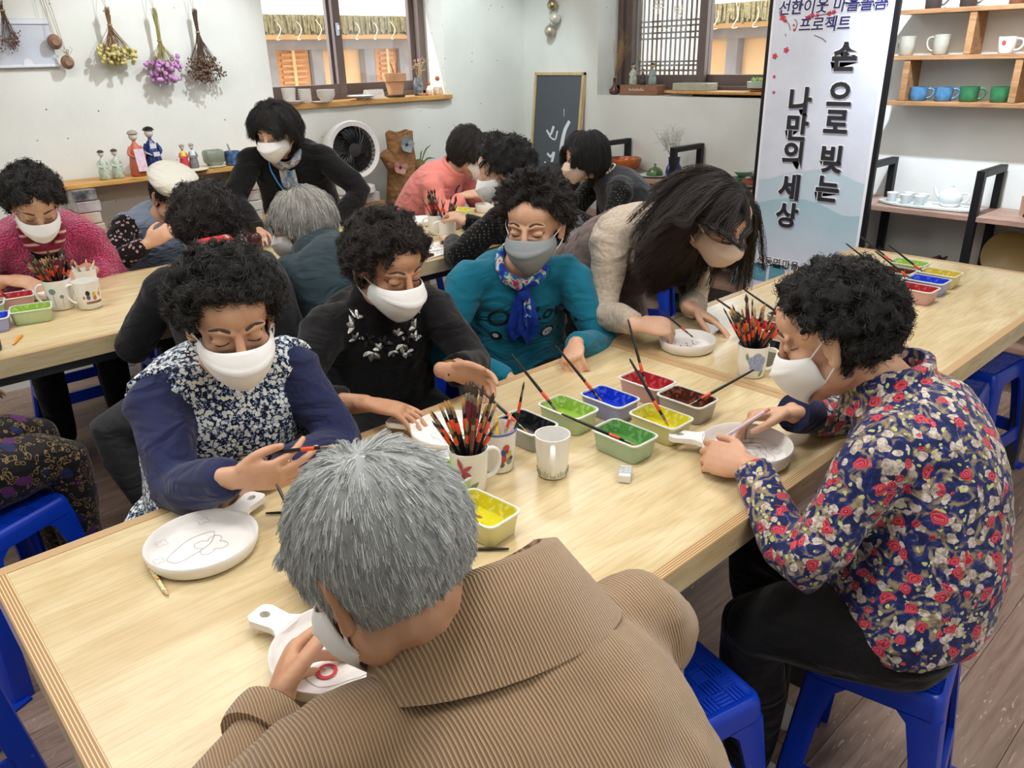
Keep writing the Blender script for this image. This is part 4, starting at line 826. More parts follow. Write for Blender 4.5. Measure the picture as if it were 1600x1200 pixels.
def f_rose(t, v, b):
    n = t.n('ShaderNodeTexNoise', {'Scale': 26., 'Vector': v, 'Detail': 2.}).outputs['Color']; q = t.n('ShaderNodeVectorMath', {0: v, 1: t.n('ShaderNodeVectorMath', {0: n, 'Scale': .035}, operation='SCALE').outputs[0]}, operation='ADD').outputs[0]
    A = t.vor(33, q); B = t.vor(47, t.n('ShaderNodeVectorMath', {0: q, 1: (3.1, 1.7, 5.2)}, operation='ADD').outputs[0]); Cc = t.vor(75, q); n2 = t.noise(30, 4, v, 2.2)
    ra = t.n('ShaderNodeSeparateColor', {'Color': A.outputs['Color']}).outputs[0]; rb = t.n('ShaderNodeSeparateColor', {'Color': B.outputs['Color']}).outputs[1]
    c = t.ramp(n2, [(.42, L('#1b2454')), (.5, L('#24327a')), (.54, L('#6a5f54')), (.62, L('#9a8c74'))])
    c = t.mix(t.math('MULTIPLY', t.lt(Cc.outputs['Distance'], .3), t.math('GREATER_THAN', t.n('ShaderNodeSeparateColor', {'Color': Cc.outputs['Color']}).outputs[2], .42)), c, L('#c3c987'))
    wsw = t.ramp(t.noise(120, 2, v, 1.), [(.4, L('#d8cfc4')), (.6, L('#a8978e'))]); c = t.mix(t.math('MULTIPLY', t.lt(B.outputs['Distance'], t.math('ADD', .22, t.math('MULTIPLY', n2, .35))), t.math('GREATER_THAN', rb, .12)), c, wsw)
    rose = t.ramp(t.math('FRACT', t.math('MULTIPLY', A.outputs['Distance'], t.math('ADD', 5., t.math('MULTIPLY', n2, 5.)))), [(.0, L('#7e1a2c')), (.35, L('#c22d47')), (.8, L('#df6a78')), (1, L('#8e1f33'))])
    return t.mix(t.math('MULTIPLY', t.lt(A.outputs['Distance'], t.math('ADD', .2, t.math('MULTIPLY', n2, .33))), t.math('GREATER_THAN', ra, .22)), c, rose)
def f_diamond(t, v, b):
    a = t.vor(52, v, dist='MANHATTAN', rnd=.75); d = a.outputs['Distance']; c = t.mix(t.lt(d, .46), L('#120e10'), L('#c9a3ac')); return t.mix(t.lt(d, .22), c, t.ramp(d, [(.0, L('#d8b8c0')), (.12, L('#a04c5c')), (.2, L('#5a2a38'))]))
def f_leaf(t, v, b):
    n = t.n('ShaderNodeTexNoise', {'Scale': 22., 'Vector': v}).outputs['Color']; q = t.n('ShaderNodeVectorMath', {0: v, 1: t.n('ShaderNodeVectorMath', {0: n, 'Scale': .05}, operation='SCALE').outputs[0]}, operation='ADD').outputs[0]
    a = t.vor(60, q); e = t.math('ABSOLUTE', t.math('SUBTRACT', a.outputs['Distance'], .36)); c = t.mix(t.lt(e, .055), L('#0e0b10'), L('#8a7048')); bl = t.vor(17, q); r_ = t.n('ShaderNodeSeparateColor', {'Color': bl.outputs['Color']}).outputs[0]
    c = t.mix(t.math('MULTIPLY', t.lt(bl.outputs['Distance'], .34), t.lt(r_, .4)), c, L('#56225f')); return t.mix(t.math('MULTIPLY', t.lt(bl.outputs['Distance'], .3), t.math('GREATER_THAN', r_, .72)), c, L('#1c2356'))
def f_melange(t, v, b): return t.mix(t.ramp(t.noise(90, 4, v), [(.35, (0,) * 3), (.65, (1,) * 3)]), b, L('#c9bbab'))
def f_check(t, v, b):
    a = t.vor(80, v, dist='CHEBYCHEV', rnd=.2); return t.mix(t.lt(a.outputs['Distance'], .22), L('#070708'), L('#5a5450'))
def f_quilt(t, v, b): return b
DAISY = cloth('daisy_print', '#131c3a', colf=f_daisy, wr=.35); NAVYK = cloth('navy_knit', '#262c52', .8, ws=9); BLACKK = cloth('black_knit', '#100f12', .85); TEAL = cloth('teal_jersey', '#0f6c86', .8); BEIGE = cloth('beige_knit', '#b3a494', .95, colf=f_melange); TAUPE = cloth('taupe_apron', '#6e5f5c', .9)
ROSE = cloth('rose_print', '#1b2454', .7, colf=f_rose, wr=.45); PINKF = cloth('magenta_fleece', '#b41f5c', .98, wr=.4); VESTB = cloth('blue_grey_vest', '#7f8ca3', .6, ws=12); DIAM = cloth('diamond_print', '#120e10', colf=f_diamond, wr=.3); JBLACK = cloth('black_jacket', '#0d0e13', .8); DTEAL = cloth('dark_teal_jacket', '#20333c', .6); CORAL = cloth('coral_knit', '#e88c84', .85); QBLACK = cloth('black_quilt', '#17181d', .5, ws=16, wr=.8); DGREY = cloth('charcoal_vest', '#2b2c31', .7); CHECK = cloth('black_mesh_check', '#0a0a0b', colf=f_check); NAVY2 = cloth('navy_cotton', '#1b2540', .8); LEAFP = cloth('purple_leaf_print', '#0e0b10', .6, colf=f_leaf, wr=.3); BLACKP = cloth('black_trousers', '#0b0b0d', .8); GREYP = cloth('grey_trousers', '#2f2f33', .8)
# teddy fleece and corduroy get a relief of their own
t = NT('fleece2'); v = t.co(); t.set(Base_Color=t.ramp(t.noise(120, 3, v), [(.35, L('#a3174f')), (.65, L('#d93a78'))]), Roughness=.98, Sheen_Weight=.4); t.bump(t.vor(130, v).outputs['Distance'], 1., .012); PINKF = t.m
t = NT('corduroy'); v = t.co(rot=(0, 0, math.radians(10))); sx = t.n('ShaderNodeSeparateXYZ', {'Vector': v}).outputs[0]; w = t.math('SINE', t.math('MULTIPLY', t.math('ADD', sx, t.math('MULTIPLY', t.noise(7, 2, v), .012)), 2 * PI / .0035))
t.set(Base_Color=t.mix(t.ramp(w, [(.1, (0,) * 3), (.75, (1,) * 3)]), L('#8d7253'), t.ramp(t.noise(9, 4, v), [(.3, L('#b5967a')), (.7, L('#c4a687'))])), Roughness=.95, Sheen_Weight=.3); n1 = t.bump(w, .5, .002); t.bump(t.noise(5, 2, v, 1.2), .4, .03, n1); CORD = t.m
WSHOE = mat('white_shoe', '#d9d9d8', .6)
h = lambda w, d=None, n=(0, 0, -1), c=(.5,) * 4, **k: dict(w=w, **({'d': d} if d is not None else {}), n=n, c=c, **k)
PH = dict(PERM)
person('P1', 'woman with black curls and white mask in a daisy-print apron dress over navy sleeves', (.60, 1.66, .56), (.585, 1.545, .945), (.578, 1.452, 1.058), (-.12, -1), (-.25, -.86, -.27),
       h((.445, 1.235, .845), (.72, -.62, .03), (.5, .72, .25), (.75, .55, .45, .5), t=(.75, .5, .3), tc=.2), h((.585, 1.335, .772), (-1, .06, -.06), (0, 0, -1), (.35, .3, .35, .5)), NAVYK, DAISY, (PERM, H_BLACK, SH_BLACK), MASK, vest=DAISY, sleeve_mat=NAVYK, gw=1.08, gd=1.15, hunch=.03, poleR=(-.35, .25, -.8), poleL=(1, .2, -.5), shw=.14, arms=(.215, .2), loose=.004, hem=.14, skin=SKIN)
person('P2', 'woman with short black curls in a black sweater with a jewelled neckline', (1.13, 1.84, .56), (1.09, 1.715, .93), (1.075, 1.64, 1.035), (-.1, -1), (.02, -.92, -.30),
       h((.845, 1.425, .80), (.58, -.80, -.12), (-.1, 0, -1), (.35, .45, .5, .55), sp=.14), h((1.045, 1.375, .835), (.55, -.78, -.1), (-.72, -.42, -.3), (.55, .8, .95, 1.0), t=(.7, .5, .2)), BLACKK, BLACKP, (PERM, H_BROWN, SH_BLACK), MASK, sleeve=.72, gw=1.02, gd=1.05, poleR=(-1, .1, -.6), poleL=(1, .1, -.7), collar=.10, skin=SKIN3)
person('P3', 'woman in a teal sweater with a blue floral neck scarf and grey mask', (1.63, 1.80, .56), (1.565, 1.67, .95), (1.545, 1.59, 1.075), (-.55, -.84), (-.86, -.48, -.16),
       h((1.36, 1.50, .68), (.3, -.7, -.6), (0, 0, -1), (.6,) * 4), h((1.49, 1.375, .785), (-.75, -.55, -.15), (.35, -.3, -.85), (1.35, 1.45, 1.5, 1.5), t=(.6, .45, .4)), TEAL, BLACKP, (PERMB, H_BROWN, SH_BLACK), MASKG, gw=1., gd=1., poleR=(-1, .3, -.6), poleL=(1, .2, -.6), shw=.155)
person('P4', 'teacher with long dark hair and glasses leaning over to paint, beige sweater and taupe apron', (2.10, 1.84, .78), (1.985, 1.47, 1.02), (1.965, 1.262, 1.075), (-.35, -1), (-.12, -.82, -.55),
       h((1.655, 1.285, .822), (.78, -.60, -.12), (.45, .35, -.8), (.9, 1.0, 1.1, 1.15), t=(.75, .4, .5)), h((1.935, 1.305, .80), (.25, -.9, -.38), (-.2, -.35, -.9), (.25, .25, .3, .4), sp=.14), BEIGE, BLACKP, (LONG, H_LONG, SH_BLACK), MASKB, knees=[(1.96, 1.72, .44), (2.12, 1.74, .44)], ankles=[(1.97, 1.80, .09), (2.13, 1.82, .09)], stand=True, skin=SKIN2, sleeve=.93, arms=(.24, .22), poleR=(0, .6, -.7), poleL=(.6, .4, .1), hunch=.005, shw=.155, gw=.95)
person('P5', 'man with short grey hair in a brown corduroy jacket bending over his plate', (.37, .20, .56), (.40, .48, .985), (.322, .542, 1.085), (.22, 1), (-.14, .80, -.58),
       h((.56, .70, .80), (-.6, .75, -.1), (0, 0, -1), (.8,) * 4), h((.262, .735, .785), (.62, .75, .06), (.8, -.45, -.35), (.75, .95, 1.05, 1.1), t=(.7, .5, .35), tc=.25), CORD, BLACKP, (SHORTG, H_GREY, SH_GREY), MASK, gw=.9, gd=.92, shw=.17, poleR=(.4, .1, -.9), poleL=(-1, -.1, -.4), hunch=.05, top_name='jacket', loose=.006, skin=SKIN3, arms=(.29, .25), hs=.93, collar=.10, hand_s=1.18)
person('P6', 'woman with wavy black hair in a navy shirt covered in red roses', (1.315, .385, .565), (1.375, .49, .955), (1.318, .585, 1.045), (-.36, .94), (-.22, .90, -.42),
       h((1.435, .70, .815), (-.62, .72, -.1), (-.35, -.25, -.9), (.75, .9, 1.0, 1.05), t=(.7, .45, .4)), h((1.215, .665, .785), (-.12, .98, -.02), (.75, .2, -.6), (.75, .9, 1.0, 1.0), t=(.6, .5, .3)), ROSE, BLACKP, (PERMS, H_BLACK, SH_BLACK), MASK, gw=.98, gd=.98, poleR=(.9, .2, -.6), poleL=(-.6, -.6, -.6), shw=.14, hem=.13, loose=.002, top_name='shirt', shoe=WSHOE, knees=[(1.38, .72, .50), (1.14, .58, .50)], ankles=[(1.40, .66, .09), (1.22, .60, .09)], hunch=.045, collar=.06)
person('P7', 'woman with black curls in a magenta fleece jacket bending over a plate', (.76, 3.80, .56), (.70, 3.47, .94), (.672, 3.33, 1.06), (-.15, -1), (-.10, -.78, -.55),
       h((.52, 3.36, .80), (.7, -.6, -.1), (.3, .2, -.9), (.8,) * 4), h((.80, 3.38, .79), (-.6, -.7, 0), (0, 0, -1), (.6,) * 4), PINKF, BLACKP, (PERM, H_BLACK, SH_BLACK), MASK, near=False, gw=1.1, gd=1.1, top_name='jacket', loose=.015, sleeve=.8, poleR=(-.7, .3, -.7), poleL=(.6, .4, -.8))
person('P8', 'person in a white beret, blue-grey vest and diamond-print blouse', (1.27, 3.86, .56), (1.23, 3.66, .91), (1.265, 3.585, .985), (-.1, -1), (.2, -.8, -.4),
       h((1.06, 3.41, .835), (.6, -.3, .35), (.5, .5, 0), (.8,) * 4), h((1.36, 3.42, .80), (-.6, -.7, 0), (0, 0, -1), (.6,) * 4), DIAM, BLACKP, (dict(BOB, len=.05, pad=.003, lift=.02, lr=.006, strands=10, fstr=10), H_BLACK, SH_BLACK), None, near=False, vest=VESTB, sleeve_mat=DIAM, loose=.006, poleR=(-1, .1, -.8), poleL=(1, .2, -.6))
person('P9', 'woman seen from behind with a red scarf and black zip jacket', (.92, 2.20, .555), (.935, 2.39, .955), (.975, 2.52, 1.035), (.1, 1), (.15, .85, -.35),
       h((.80, 2.66, .80), (.2, .9, .2), (.6, 0, -.6), (.7,) * 4), h((.80, 2.66, .775), (.5, .8, 0), (0, 0, -1), (.6,) * 4), JBLACK, GREYP, (PERM, H_BROWN, SH_BLACK), MASK, near=False, gw=1.1, gd=1.1, top_name='jacket', loose=.008, knees=[(1.05, 2.57, .50), (.53, 2.38, .52)], ankles=[(1.05, 2.55, .09), (.62, 2.27, .10)], poleL=(-.7, -.3, -.7), face=False, hem=.13)
person('P10', 'silver-haired person seen from behind in a dark teal jacket', (1.33, 2.08, .555), (1.295, 2.375, .925), (1.285, 2.47, 1.0), (-.1, 1), (-.55, .72, -.2),
       h((1.18, 2.72, .80), (.2, .9, 0), (0, 0, -1), (.7,) * 4), h((1.12, 2.66, .80), (.1, .9, 0), (0, 0, -1), (.6,) * 4), DTEAL, BLACKP, (dict(BOB, len=.058, g=.2, pad=.010, lr=.010), H_SILV, SH_SILV), MASK, near=False, gw=1.1, gd=1.15, top_name='jacket', loose=.012, face=False, hem=.13)
person('P11', 'woman standing with a grey-blue neck scarf and white mask, black sweater', (2.00, 3.80, .79), (1.85, 3.64, 1.13), (1.785, 3.575, 1.215), (-.55, -.85), (-.82, -.52, -.30),
       h((1.58, 3.46, .80), (-.4, -.8, 0), (0, 0, -1), (.4,) * 4), h((1.96, 3.44, .78), (-.4, -.8, -.1), (0, 0, -1), (.4,) * 4), BLACKK, BLACKP, (dict(BOB, len=.085, g=.22, lift=.55, pad=.02, front=.02, comb=(.2, -.6, 0)), H_BLACK, SH_BLACK), MASK, near=False, gw=1.05, knees=[(1.88, 3.72, .44), (2.04, 3.78, .44)], ankles=[(1.92, 3.80, .09), (2.08, 3.86, .09)], stand=True, skin=SKIN2, loose=.008, shw=.165, poleR=(-.9, .4, -.3), poleL=(.9, -.4, -.3))
person('P12', 'woman in a coral pink top bending over her work', (2.62, 3.70, .56), (2.74, 3.47, .945), (2.83, 3.40, 1.035), (.35, -.95), (.62, -.52, -.50),
       h((2.70, 3.33, .83), (.75, -.4, .1), (.3, .3, -.8), (.8,) * 4), h((2.92, 3.33, .80), (-.2, -.8, 0), (0, 0, -1), (.7,) * 4), CORAL, BLACKP, (dict(BOB, len=.07, g=.2, lift=.4), H_BROWN, SH_BLACK), MASK, near=False, gw=1.02, loose=.008, skin=SKIN2, collar=.07)
person('P13', 'woman with curly black hair in a black quilted vest, seen from behind', (2.36, 2.18, .56), (2.265, 2.41, .965), (2.245, 2.50, 1.075), (-.25, 1), (-.66, .66, -.25),
       h((2.20, 2.72, .85), (.1, .8, .2), (0, .3, -.8), (.8,) * 4), h((2.10, 2.68, .78), (.4, .8, 0), (0, 0, -1), (.6,) * 4), QBLACK, BLACKP, (PERMB, H_BLACK, SH_BLACK), MASK, near=False, gw=1.05, vest=QBLACK, sleeve_mat=CHECK, loose=.008, poleL=(-1, -.1, -.7), face=False, skin=SKIN2)
person('P14', 'woman with a fringe, glasses and beige mask in a charcoal vest over checked sleeves', (3.26, 2.52, .56), (3.10, 2.66, .945), (3.005, 2.72, 1.045), (-.85, .45), (-.93, .32, -.15),
       h((2.86, 2.86, .80), (-.8, .3, 0), (0, 0, -1), (.6,) * 4), h((2.82, 2.64, .80), (-.8, .3, 0), (0, 0, -1), (.6,) * 4), DGREY, BLACKP, (dict(BOB, len=.10, g=.5, lift=.15, rand=.06, pad=.012, part=(0, -.03, .115), curl=.0008, comb=(0, -.15, 0)), H_BLACK, SH_BLACK), MASKB, near=False, vest=DGREY, sleeve_mat=CHECK, loose=.006, skin=SKIN2, collar=.05)
person('P15', 'person half out of frame in a navy top and purple leaf-print trousers', (.10, 2.32, .56), (.06, 2.39, .95), (.04, 2.44, 1.09), (.75, .35), (.7, .6, -.3),
       h((.23, 2.54, .66), (.5, .7, 0), (0, 0, -1), (.6,) * 4), h((.13, 2.56, .66), (.5, .7, 0), (0, 0, -1), (.6,) * 4), NAVY2, LEAFP, (PERM, H_BLACK, SH_BLACK), MASK, near=False, gw=1.05, face=False, knees=[(.37, 2.26, .52), (.35, 2.48, .52)], ankles=[(.37, 2.32, .09), (.35, 2.52, .09)])
# ------------------------------------------------------------------ right wall: low shelving, mug shelf, pottery
BLK = mat('black_steel', '#15161a', .45, .3)
sh = thing('wall_shelving', 'low shelving of pinkish boards on black steel loops along the wall', 'shelf', (4.1, 2.2, 0))
SX0, SX1 = 3.93, 4.235
def bx(par, nm, m, c, d, bev=.002): return G().box((c[0] - 4.1, c[1] - 2.2, c[2]), d).build(nm, m, par, 0, bev)
for z in (.80, .50, .235):
    for (y0, y1) in ((.62, 1.65), (1.652, 2.70), (2.702, 3.45)):
        bx(sh, 'board', WALNUT, ((SX0 + SX1) / 2, (y0 + y1) / 2, z - .012), (SX1 - SX0, y1 - y0 - .002, .024))
for y in (3.43, 2.86, 1.69, 1.19, .64):
    g = G(); o_ = (-4.1, y - 2.2, 0)
    for c, d in (((3.945, 0, .5), (.034, .034, 1.0)), ((4.215, 0, .5), (.034, .034, 1.0)), ((4.08, 0, .985), (.236, .034, .03)), ((4.08, 0, .03), (.236, .034, .03))): g.box((c[0] + o_[0], c[1] + o_[1], c[2]), d)
    g.build('steel_loop', BLK, sh, 0, .002)
ms = thing('mug_shelf', 'cedar wall shelf holding rows of mugs', 'shelf', (4.15, 1.2, 1.2))
def mb(nm, c, d): return G().box((c[0] - 4.15, c[1] - 1.2, c[2] - 1.2), d).build(nm, CEDAR, ms, 0, .002)
for z in (1.275, 1.478, 1.675): mb('board', (4.165, 1.18, z - .01), (.15, 1.08, .02))
for y, z0, z1 in ((1.655, 1.276, 1.457), (1.18, 1.276, 1.457), (.7, 1.276, 1.457), (1.40, 1.479, 1.654), (.9, 1.479, 1.654)): mb('divider', (4.165, y, (z0 + z1) / 2), (.14, .03, z1 - z0))
GL_B = mat('blue_glaze', '#5d8fb5', .25, var=(40, '#41759f')); GL_G = mat('green_glaze', '#2f6a45', .22, var=(40, '#3f8055')); GL_C = mat('celadon_beige', '#a8a596', .3, var=(30, '#b8b4a4')); GL_D = mat('dark_glaze', '#3d3634', .35)
MG = 'mugs on the cedar wall shelf'
for lb, y, z, m_, R_, h_, rz in (('blue glazed mug, first in the lower row', 1.60, 1.275, GL_B, .04, .062, -70), ('blue glazed mug next to the green ones', 1.485, 1.275, GL_B, .04, .062, -70), ('green glazed mug next to the blue ones', 1.375, 1.275, GL_G, .042, .066, -70), ('green glazed mug farthest from the banner', 1.245, 1.275, GL_G, .042, .066, -70),
        ('grey-beige mug half behind the banner pole', 1.69, 1.478, GL_C, .036, .085, 60), ('tall grey-beige mug with its handle to the banner', 1.535, 1.478, GL_C, .036, .088, 100), ('dark mug on the top row by the divider', 1.60, 1.675, GL_D, .038, .08, -60), ('dark brown mug on the top row', 1.45, 1.675, GL_D, .038, .08, -60), ('brown mug at the end of the top row', 1.25, 1.675, mat('brown_glaze', '#7a4b3a', .3), .038, .08, -60)):
    mug(lb, 4.15, y, rz, m_, R_, h_, .9, True, 'glazed_mug', MG, z=z)
_, b = mug('white mug with a single red poppy on the wall shelf', 4.15, 1.258, -80, CERAM, .038, .07, .78, True, 'glazed_mug', MG, z=1.478)
decal(b, [(-105 + 15 * math.cos(q), .044 + .011 * math.sin(q)) for q in np.arange(0, 6.2, .5)], .038, .07, .78, mat('poppy', '#c4483c', .5)); strokes([[on_mug((-105, .035), .038, .07, .78), on_mug((-101, .01), .038, .07, .78)]], .0007, 'painted_stem', NV, b)
def pot(name, label, cat, x, y, z, prof, m_, n=28, group=None, part='vessel', rz=0):
    t = thing(name, label, cat, (x, y, z), rz, group); b = G().lathe(prof, n).build(part, m_, t, 50); return t
pot('bowl', 'wide orange-brown bowl on the shelf behind the steel loop', 'bowl', 4.09, 3.36, .80, [(.05, 0), (.055, .008), (.10, .03), (.118, .075), (.115, .09), (.105, .09), (.10, .06), (.05, .02), (.001, .018)], mat('orange_glaze', '#b5622f', .25, var=(14, '#9a4c22')))
pot('flat_plate', 'pale blue plate under the green dome', 'plate', 4.06, 3.08, .80, [(.06, 0), (.095, .008), (.10, .011), (.06, .008), (.001, .007)], mat('pale_blue_glaze', '#b9ccd2', .25))
t = thing('melon_box', 'green ribbed dome lid with a ring knob', 'lidded dish', (4.06, 3.08, .809)); g = G(); rr = []
for i in range(8):
    q = i / 7 * PI / 2; rr.append([(.05 * math.cos(q) * (1 + .05 * math.cos(8 * a)) * math.cos(a) + 0, .05 * math.cos(q) * (1 + .05 * math.cos(8 * a)) * math.sin(a), .05 * math.sin(q)) for a in np.arange(0, 6.28, 6.2832 / 48)])
g.rings(rr).build('dome', mat('melon_green', '#3f5a34', .2, var=(30, '#54733f')), t, 60); G().tube([(.008 * math.cos(a), 0, .058 + .010 * math.sin(a)) for a in np.arange(-1.4, 4.6, .4)], .003, 6).build('knob', MATS['melon_green'], t)
vb_ = pot('vase', 'cobalt blue glazed vase with white dried branches', 'vase', 4.05, 2.93, .80, [(.032, 0), (.04, .006), (.05, .035), (.046, .07), (.034, .088), (.035, .12), (.039, .128), (.034, .128), (.03, .09), (.001, .03)], mat('cobalt_glaze', '#14186a', .15, Coat_Weight=.5))
def sprigs(par, name, m_, base, n, H, spread, seed, r=.0011, tips=None, tip_r=.003, twig=4, lean=(0, 0)):
    rg = random.Random(seed); g = G(); tg = G()
    for i in range(n):
        a = rg.random() * 6.28; s = spread * math.sqrt(rg.random()); hh = H * rg.uniform(.7, 1.05); e = (base[0] + s * math.cos(a) + lean[0] * hh, base[1] + s * math.sin(a) + lean[1] * hh, base[2] + hh); md = tuple(base[k] * .45 + e[k] * .55 + rg.uniform(-.02, .02) * H * (k < 2) for k in range(3))
        g.tube([base, md, e], [r, r * .8, r * .5], 4, k=3)
        for j in range(twig):
            u = rg.uniform(.45, 1); p = tuple(md[k] + (e[k] - md[k]) * (u * 2 - 1 if u > .5 else 0) for k in range(3)); q = tuple(p[k] + rg.uniform(-1, 1) * H * .13 + (H * .06 if k == 2 else 0) for k in range(3)); g.tube([p, q], [r * .6, r * .4], 4)
            if tips: tg.ell(q, (tip_r, tip_r, tip_r * .8), 5, 3)
    o = g.build(name, m_, par, 60)
    if tips: tag(tg.build('seed_heads', tips, o, 60), kind='stuff')
    return o
sprigs(vb_, 'dried_branches', mat('dry_white', '#b9b8b0', .9), (0, 0, .10), 20, .20, .10, 5, .0016, tips=mat('dry_bud', '#d8d8d2', .9), tip_r=.005, twig=10, lean=(0, .25))
for lb, y, x, prof, m_ in (('white oval dish at the bottom of the stacked pottery', 2.42, 4.06, [(.06, 0), (.10, .012), (.115, .018), (.06, .01), (.001, .009)], CERAM), ('dark green bowl in the stack of pottery', 2.50, 4.05, [(.03, .018), (.055, .03), (.06, .045), (.05, .045), (.001, .03)], GL_G), ('red-brown bowl in the stack of pottery', 2.38, 4.04, [(.03, .018), (.055, .03), (.06, .045), (.05, .045), (.001, .03)], mat('redbrown_glaze', '#9c4a35', .3)), ('black angular dish on the stack of pottery', 2.37, 4.10, [(.04, .046), (.065, .06), (.06, .066), (.001, .06)], GL_D), ('pale celadon dish standing on the stack', 2.49, 4.12, [(.03, .046), (.06, .075), (.055, .08), (.001, .062)], mat('celadon', '#b8c4b8', .3))):
    pot('stacked_dish', lb, 'dish', x, y, .80, prof, m_, group='stack of dishes on the shelf')
pot('white_pot', 'low white cylinder pot on the middle shelf', 'pot', 4.07, 2.41, .50, [(.05, 0), (.054, .004), (.055, .05), (.05, .055), (.046, .05), (.044, .01), (.001, .008)], CERAM)
pot('bottle_vase', 'pale blue bottle-shaped vase on the lowest shelf', 'vase', 4.05, 2.42, .235, [(.04, 0), (.045, .005), (.046, .07), (.03, .10), (.02, .115), (.022, .13), (.016, .13), (.001, .1)], mat('pale_blue_grey', '#8fa3b8', .35, var=(18, '#b5bfc9')))
pot('dark_bowl', 'dark green-rimmed bowl on the floor under the shelves', 'bowl', 3.98, 2.80, .03, [(.05, -.03), (.06, -.02), (.10, .03), (.11, .05), (.10, .05), (.05, 0), (.001, -.01)], mat('dark_green_glaze', '#123a36', .2))
pot('white_dish', 'white dish on the lowest shelf behind the leaning teacher', 'dish', 4.05, 2.85, .235, [(.05, 0), (.09, .02), (.095, .03), (.05, .012), (.001, .01)], CERAM)
tr = thing('tea_tray', 'long pale ceramic tray under the tea set', 'tray', (4.06, 1.43, .80)); g = G(); poly = [(.09 * math.cos(q) * (1 + .06 * math.sin(5 * q)), .24 * (abs(math.sin(q)) ** .7) * (1 if math.sin(q) > 0 else -1)) for q in np.arange(0, 6.28, .2)]
g.prism(poly, .004, .012).build('tray_slab', mat('tray_glaze', '#c6ccc6', .3), tr, 30)
for lb, y, x in (('small white teacup nearest the banner on the tray', 1.60, 4.04), ('small white teacup in the front of the tray', 1.525, 4.01), ('small white teacup behind the front cup', 1.535, 4.08), ('small white teacup nearest the teapot', 1.46, 4.01), ('small white teacup behind, nearest the teapot', 1.47, 4.08)):
    pot('teacup', lb, 'cup', x, y, .812, [(.014, 0), (.017, .003), (.025, .03), (.027, .042), (.025, .042), (.015, .008), (.001, .006)], mat('porcelain', '#dfe6ea', .2), 20, 'teacups on the tray')
t = pot('teapot', 'white porcelain teapot on the tray', 'teapot', 4.05, 1.335, .814, [(.03, 0), (.04, .005), (.052, .035), (.045, .062), (.03, .072), (.028, .075), (.012, .082), (.006, .088), (.008, .096), (.001, .099)], MATS['porcelain'], part='pot_body')
G().tube([(0, .045, .035), (0, .065, .05), (0, .078, .08)], [.011, .008, .006], 10, k=3).build('spout', MATS['porcelain'], t); G().tube([(0, -.042, .06), (0, -.07, .065), (0, -.08, .045), (0, -.065, .025), (0, -.048, .02)], .004, 8, k=3).build('handle', MATS['porcelain'], t)
pot('coaster', 'lacy white mat under the teapot', 'coaster', 4.05, 1.335, .812, [(.06, 0), (.062, .001), (.06, .002), (.001, .002)], CERAM, 18)
t = thing('plaque', 'small wooden plaque with red dots on a black stand', 'plaque', (4.08, 1.02, .80)); G().box((0, 0, .045), (.008, .055, .09), rot=Matrix.Rotation(-.15, 3, 'Y')).build('slab', mat('plaque_clay', '#b0937c', .7), t, 0); G().tube([(-.03, .0, .002), (-.015, -.01, .06), (.02, -.05, .2)], .004, 6, k=3).tube([(-.02, 0, .03), (-.02, -.05, .035)], .003, 6).build('wire_stand', BLK, t); G().ell((-.012, .006, .045), (.003, .006, .005), 8, 6).ell((-.017, .012, .07), (.003, .005, .004), 8, 6).build('red_dots', mat('red_dot', '#b5402c', .5), t)
t = thing('leather_tray', 'flat brown leaf-shaped tray on the middle shelf', 'tray', (4.07, 1.50, .50)); g = [[(-.08 + .16 * i / 6, -.17 + .34 * j / 12, .01 + .05 * (abs(j - 6) / 6) ** 2 + .02 * math.sin(i)) for i in range(7)] for j in range(13)]
G().sheet(g, .006).build('leaf', mat('dark_brown_clay', '#4e3730', .5), t, 60)
t = thing('display_plate', 'mustard brown plate leaning on a peg stand', 'plate', (4.05, 1.04, .50)); G().lathe([(.001, 0), (.07, .004), (.11, .02), (.112, .024), (.07, .012), (.001, .009)], 32).xf(Matrix.Translation((0, 0, .12)) @ Matrix.Rotation(math.radians(-78), 4, 'Y')).build('disc', mat('mustard_glaze', '#7d6636', .3), t, 50)
G().box((-.02, .08, .01), (.05, .014, .02)).box((-.02, -.08, .01), (.05, .014, .02)).tube([(-.05, .08, 0), (-.05, .08, .035)], .006, 8).tube([(-.05, -.08, 0), (-.05, -.08, .035)], .006, 8).build('peg_stand', OAK, t, 30)
t = thing('display_plate', 'black plate standing behind the mustard one', 'plate', (4.13, .92, .50)); G().lathe([(.001, 0), (.08, .004), (.13, .02), (.13, .024), (.08, .012), (.001, .009)], 32).xf(Matrix.Translation((0, 0, .132)) @ Matrix.Rotation(math.radians(-80), 4, 'Y')).build('disc', BLACKL, t, 50)
# ------------------------------------------------------------------ banner on its stand
BXP = 3.62; bn = thing('banner_stand', 'tall printed banner in a black frame with Korean lettering', 'banner', (BXP, 1.83, 0))
W_ = .555; hw = W_ / 2
t = NT('banner_print'); v = t.co(); s = t.n('ShaderNodeSeparateXYZ', {'Vector': v}); z = s.outputs[2]; n = t.noise(7, 4, v); base = t.ramp(n, [(.3, L('#cdd4e2')), (.7, L('#dcdfec'))])
def hill(h0, amp, f, col, base):
    e = t.math('ADD', h0, t.math('MULTIPLY', t.math('SINE', t.math('ADD', t.math('MULTIPLY', s.outputs[1], f), h0 * 9)), amp)); e = t.math('ADD', e, t.math('MULTIPLY', t.noise(6, 3, v), .05)); d = t.math('SUBTRACT', e, z)
    return t.mix(t.math('MULTIPLY', t.math('GREATER_THAN', d, 0.), t.ramp(d, [(0, (.9,) * 3), (.32, (0,) * 3)])), base, col)
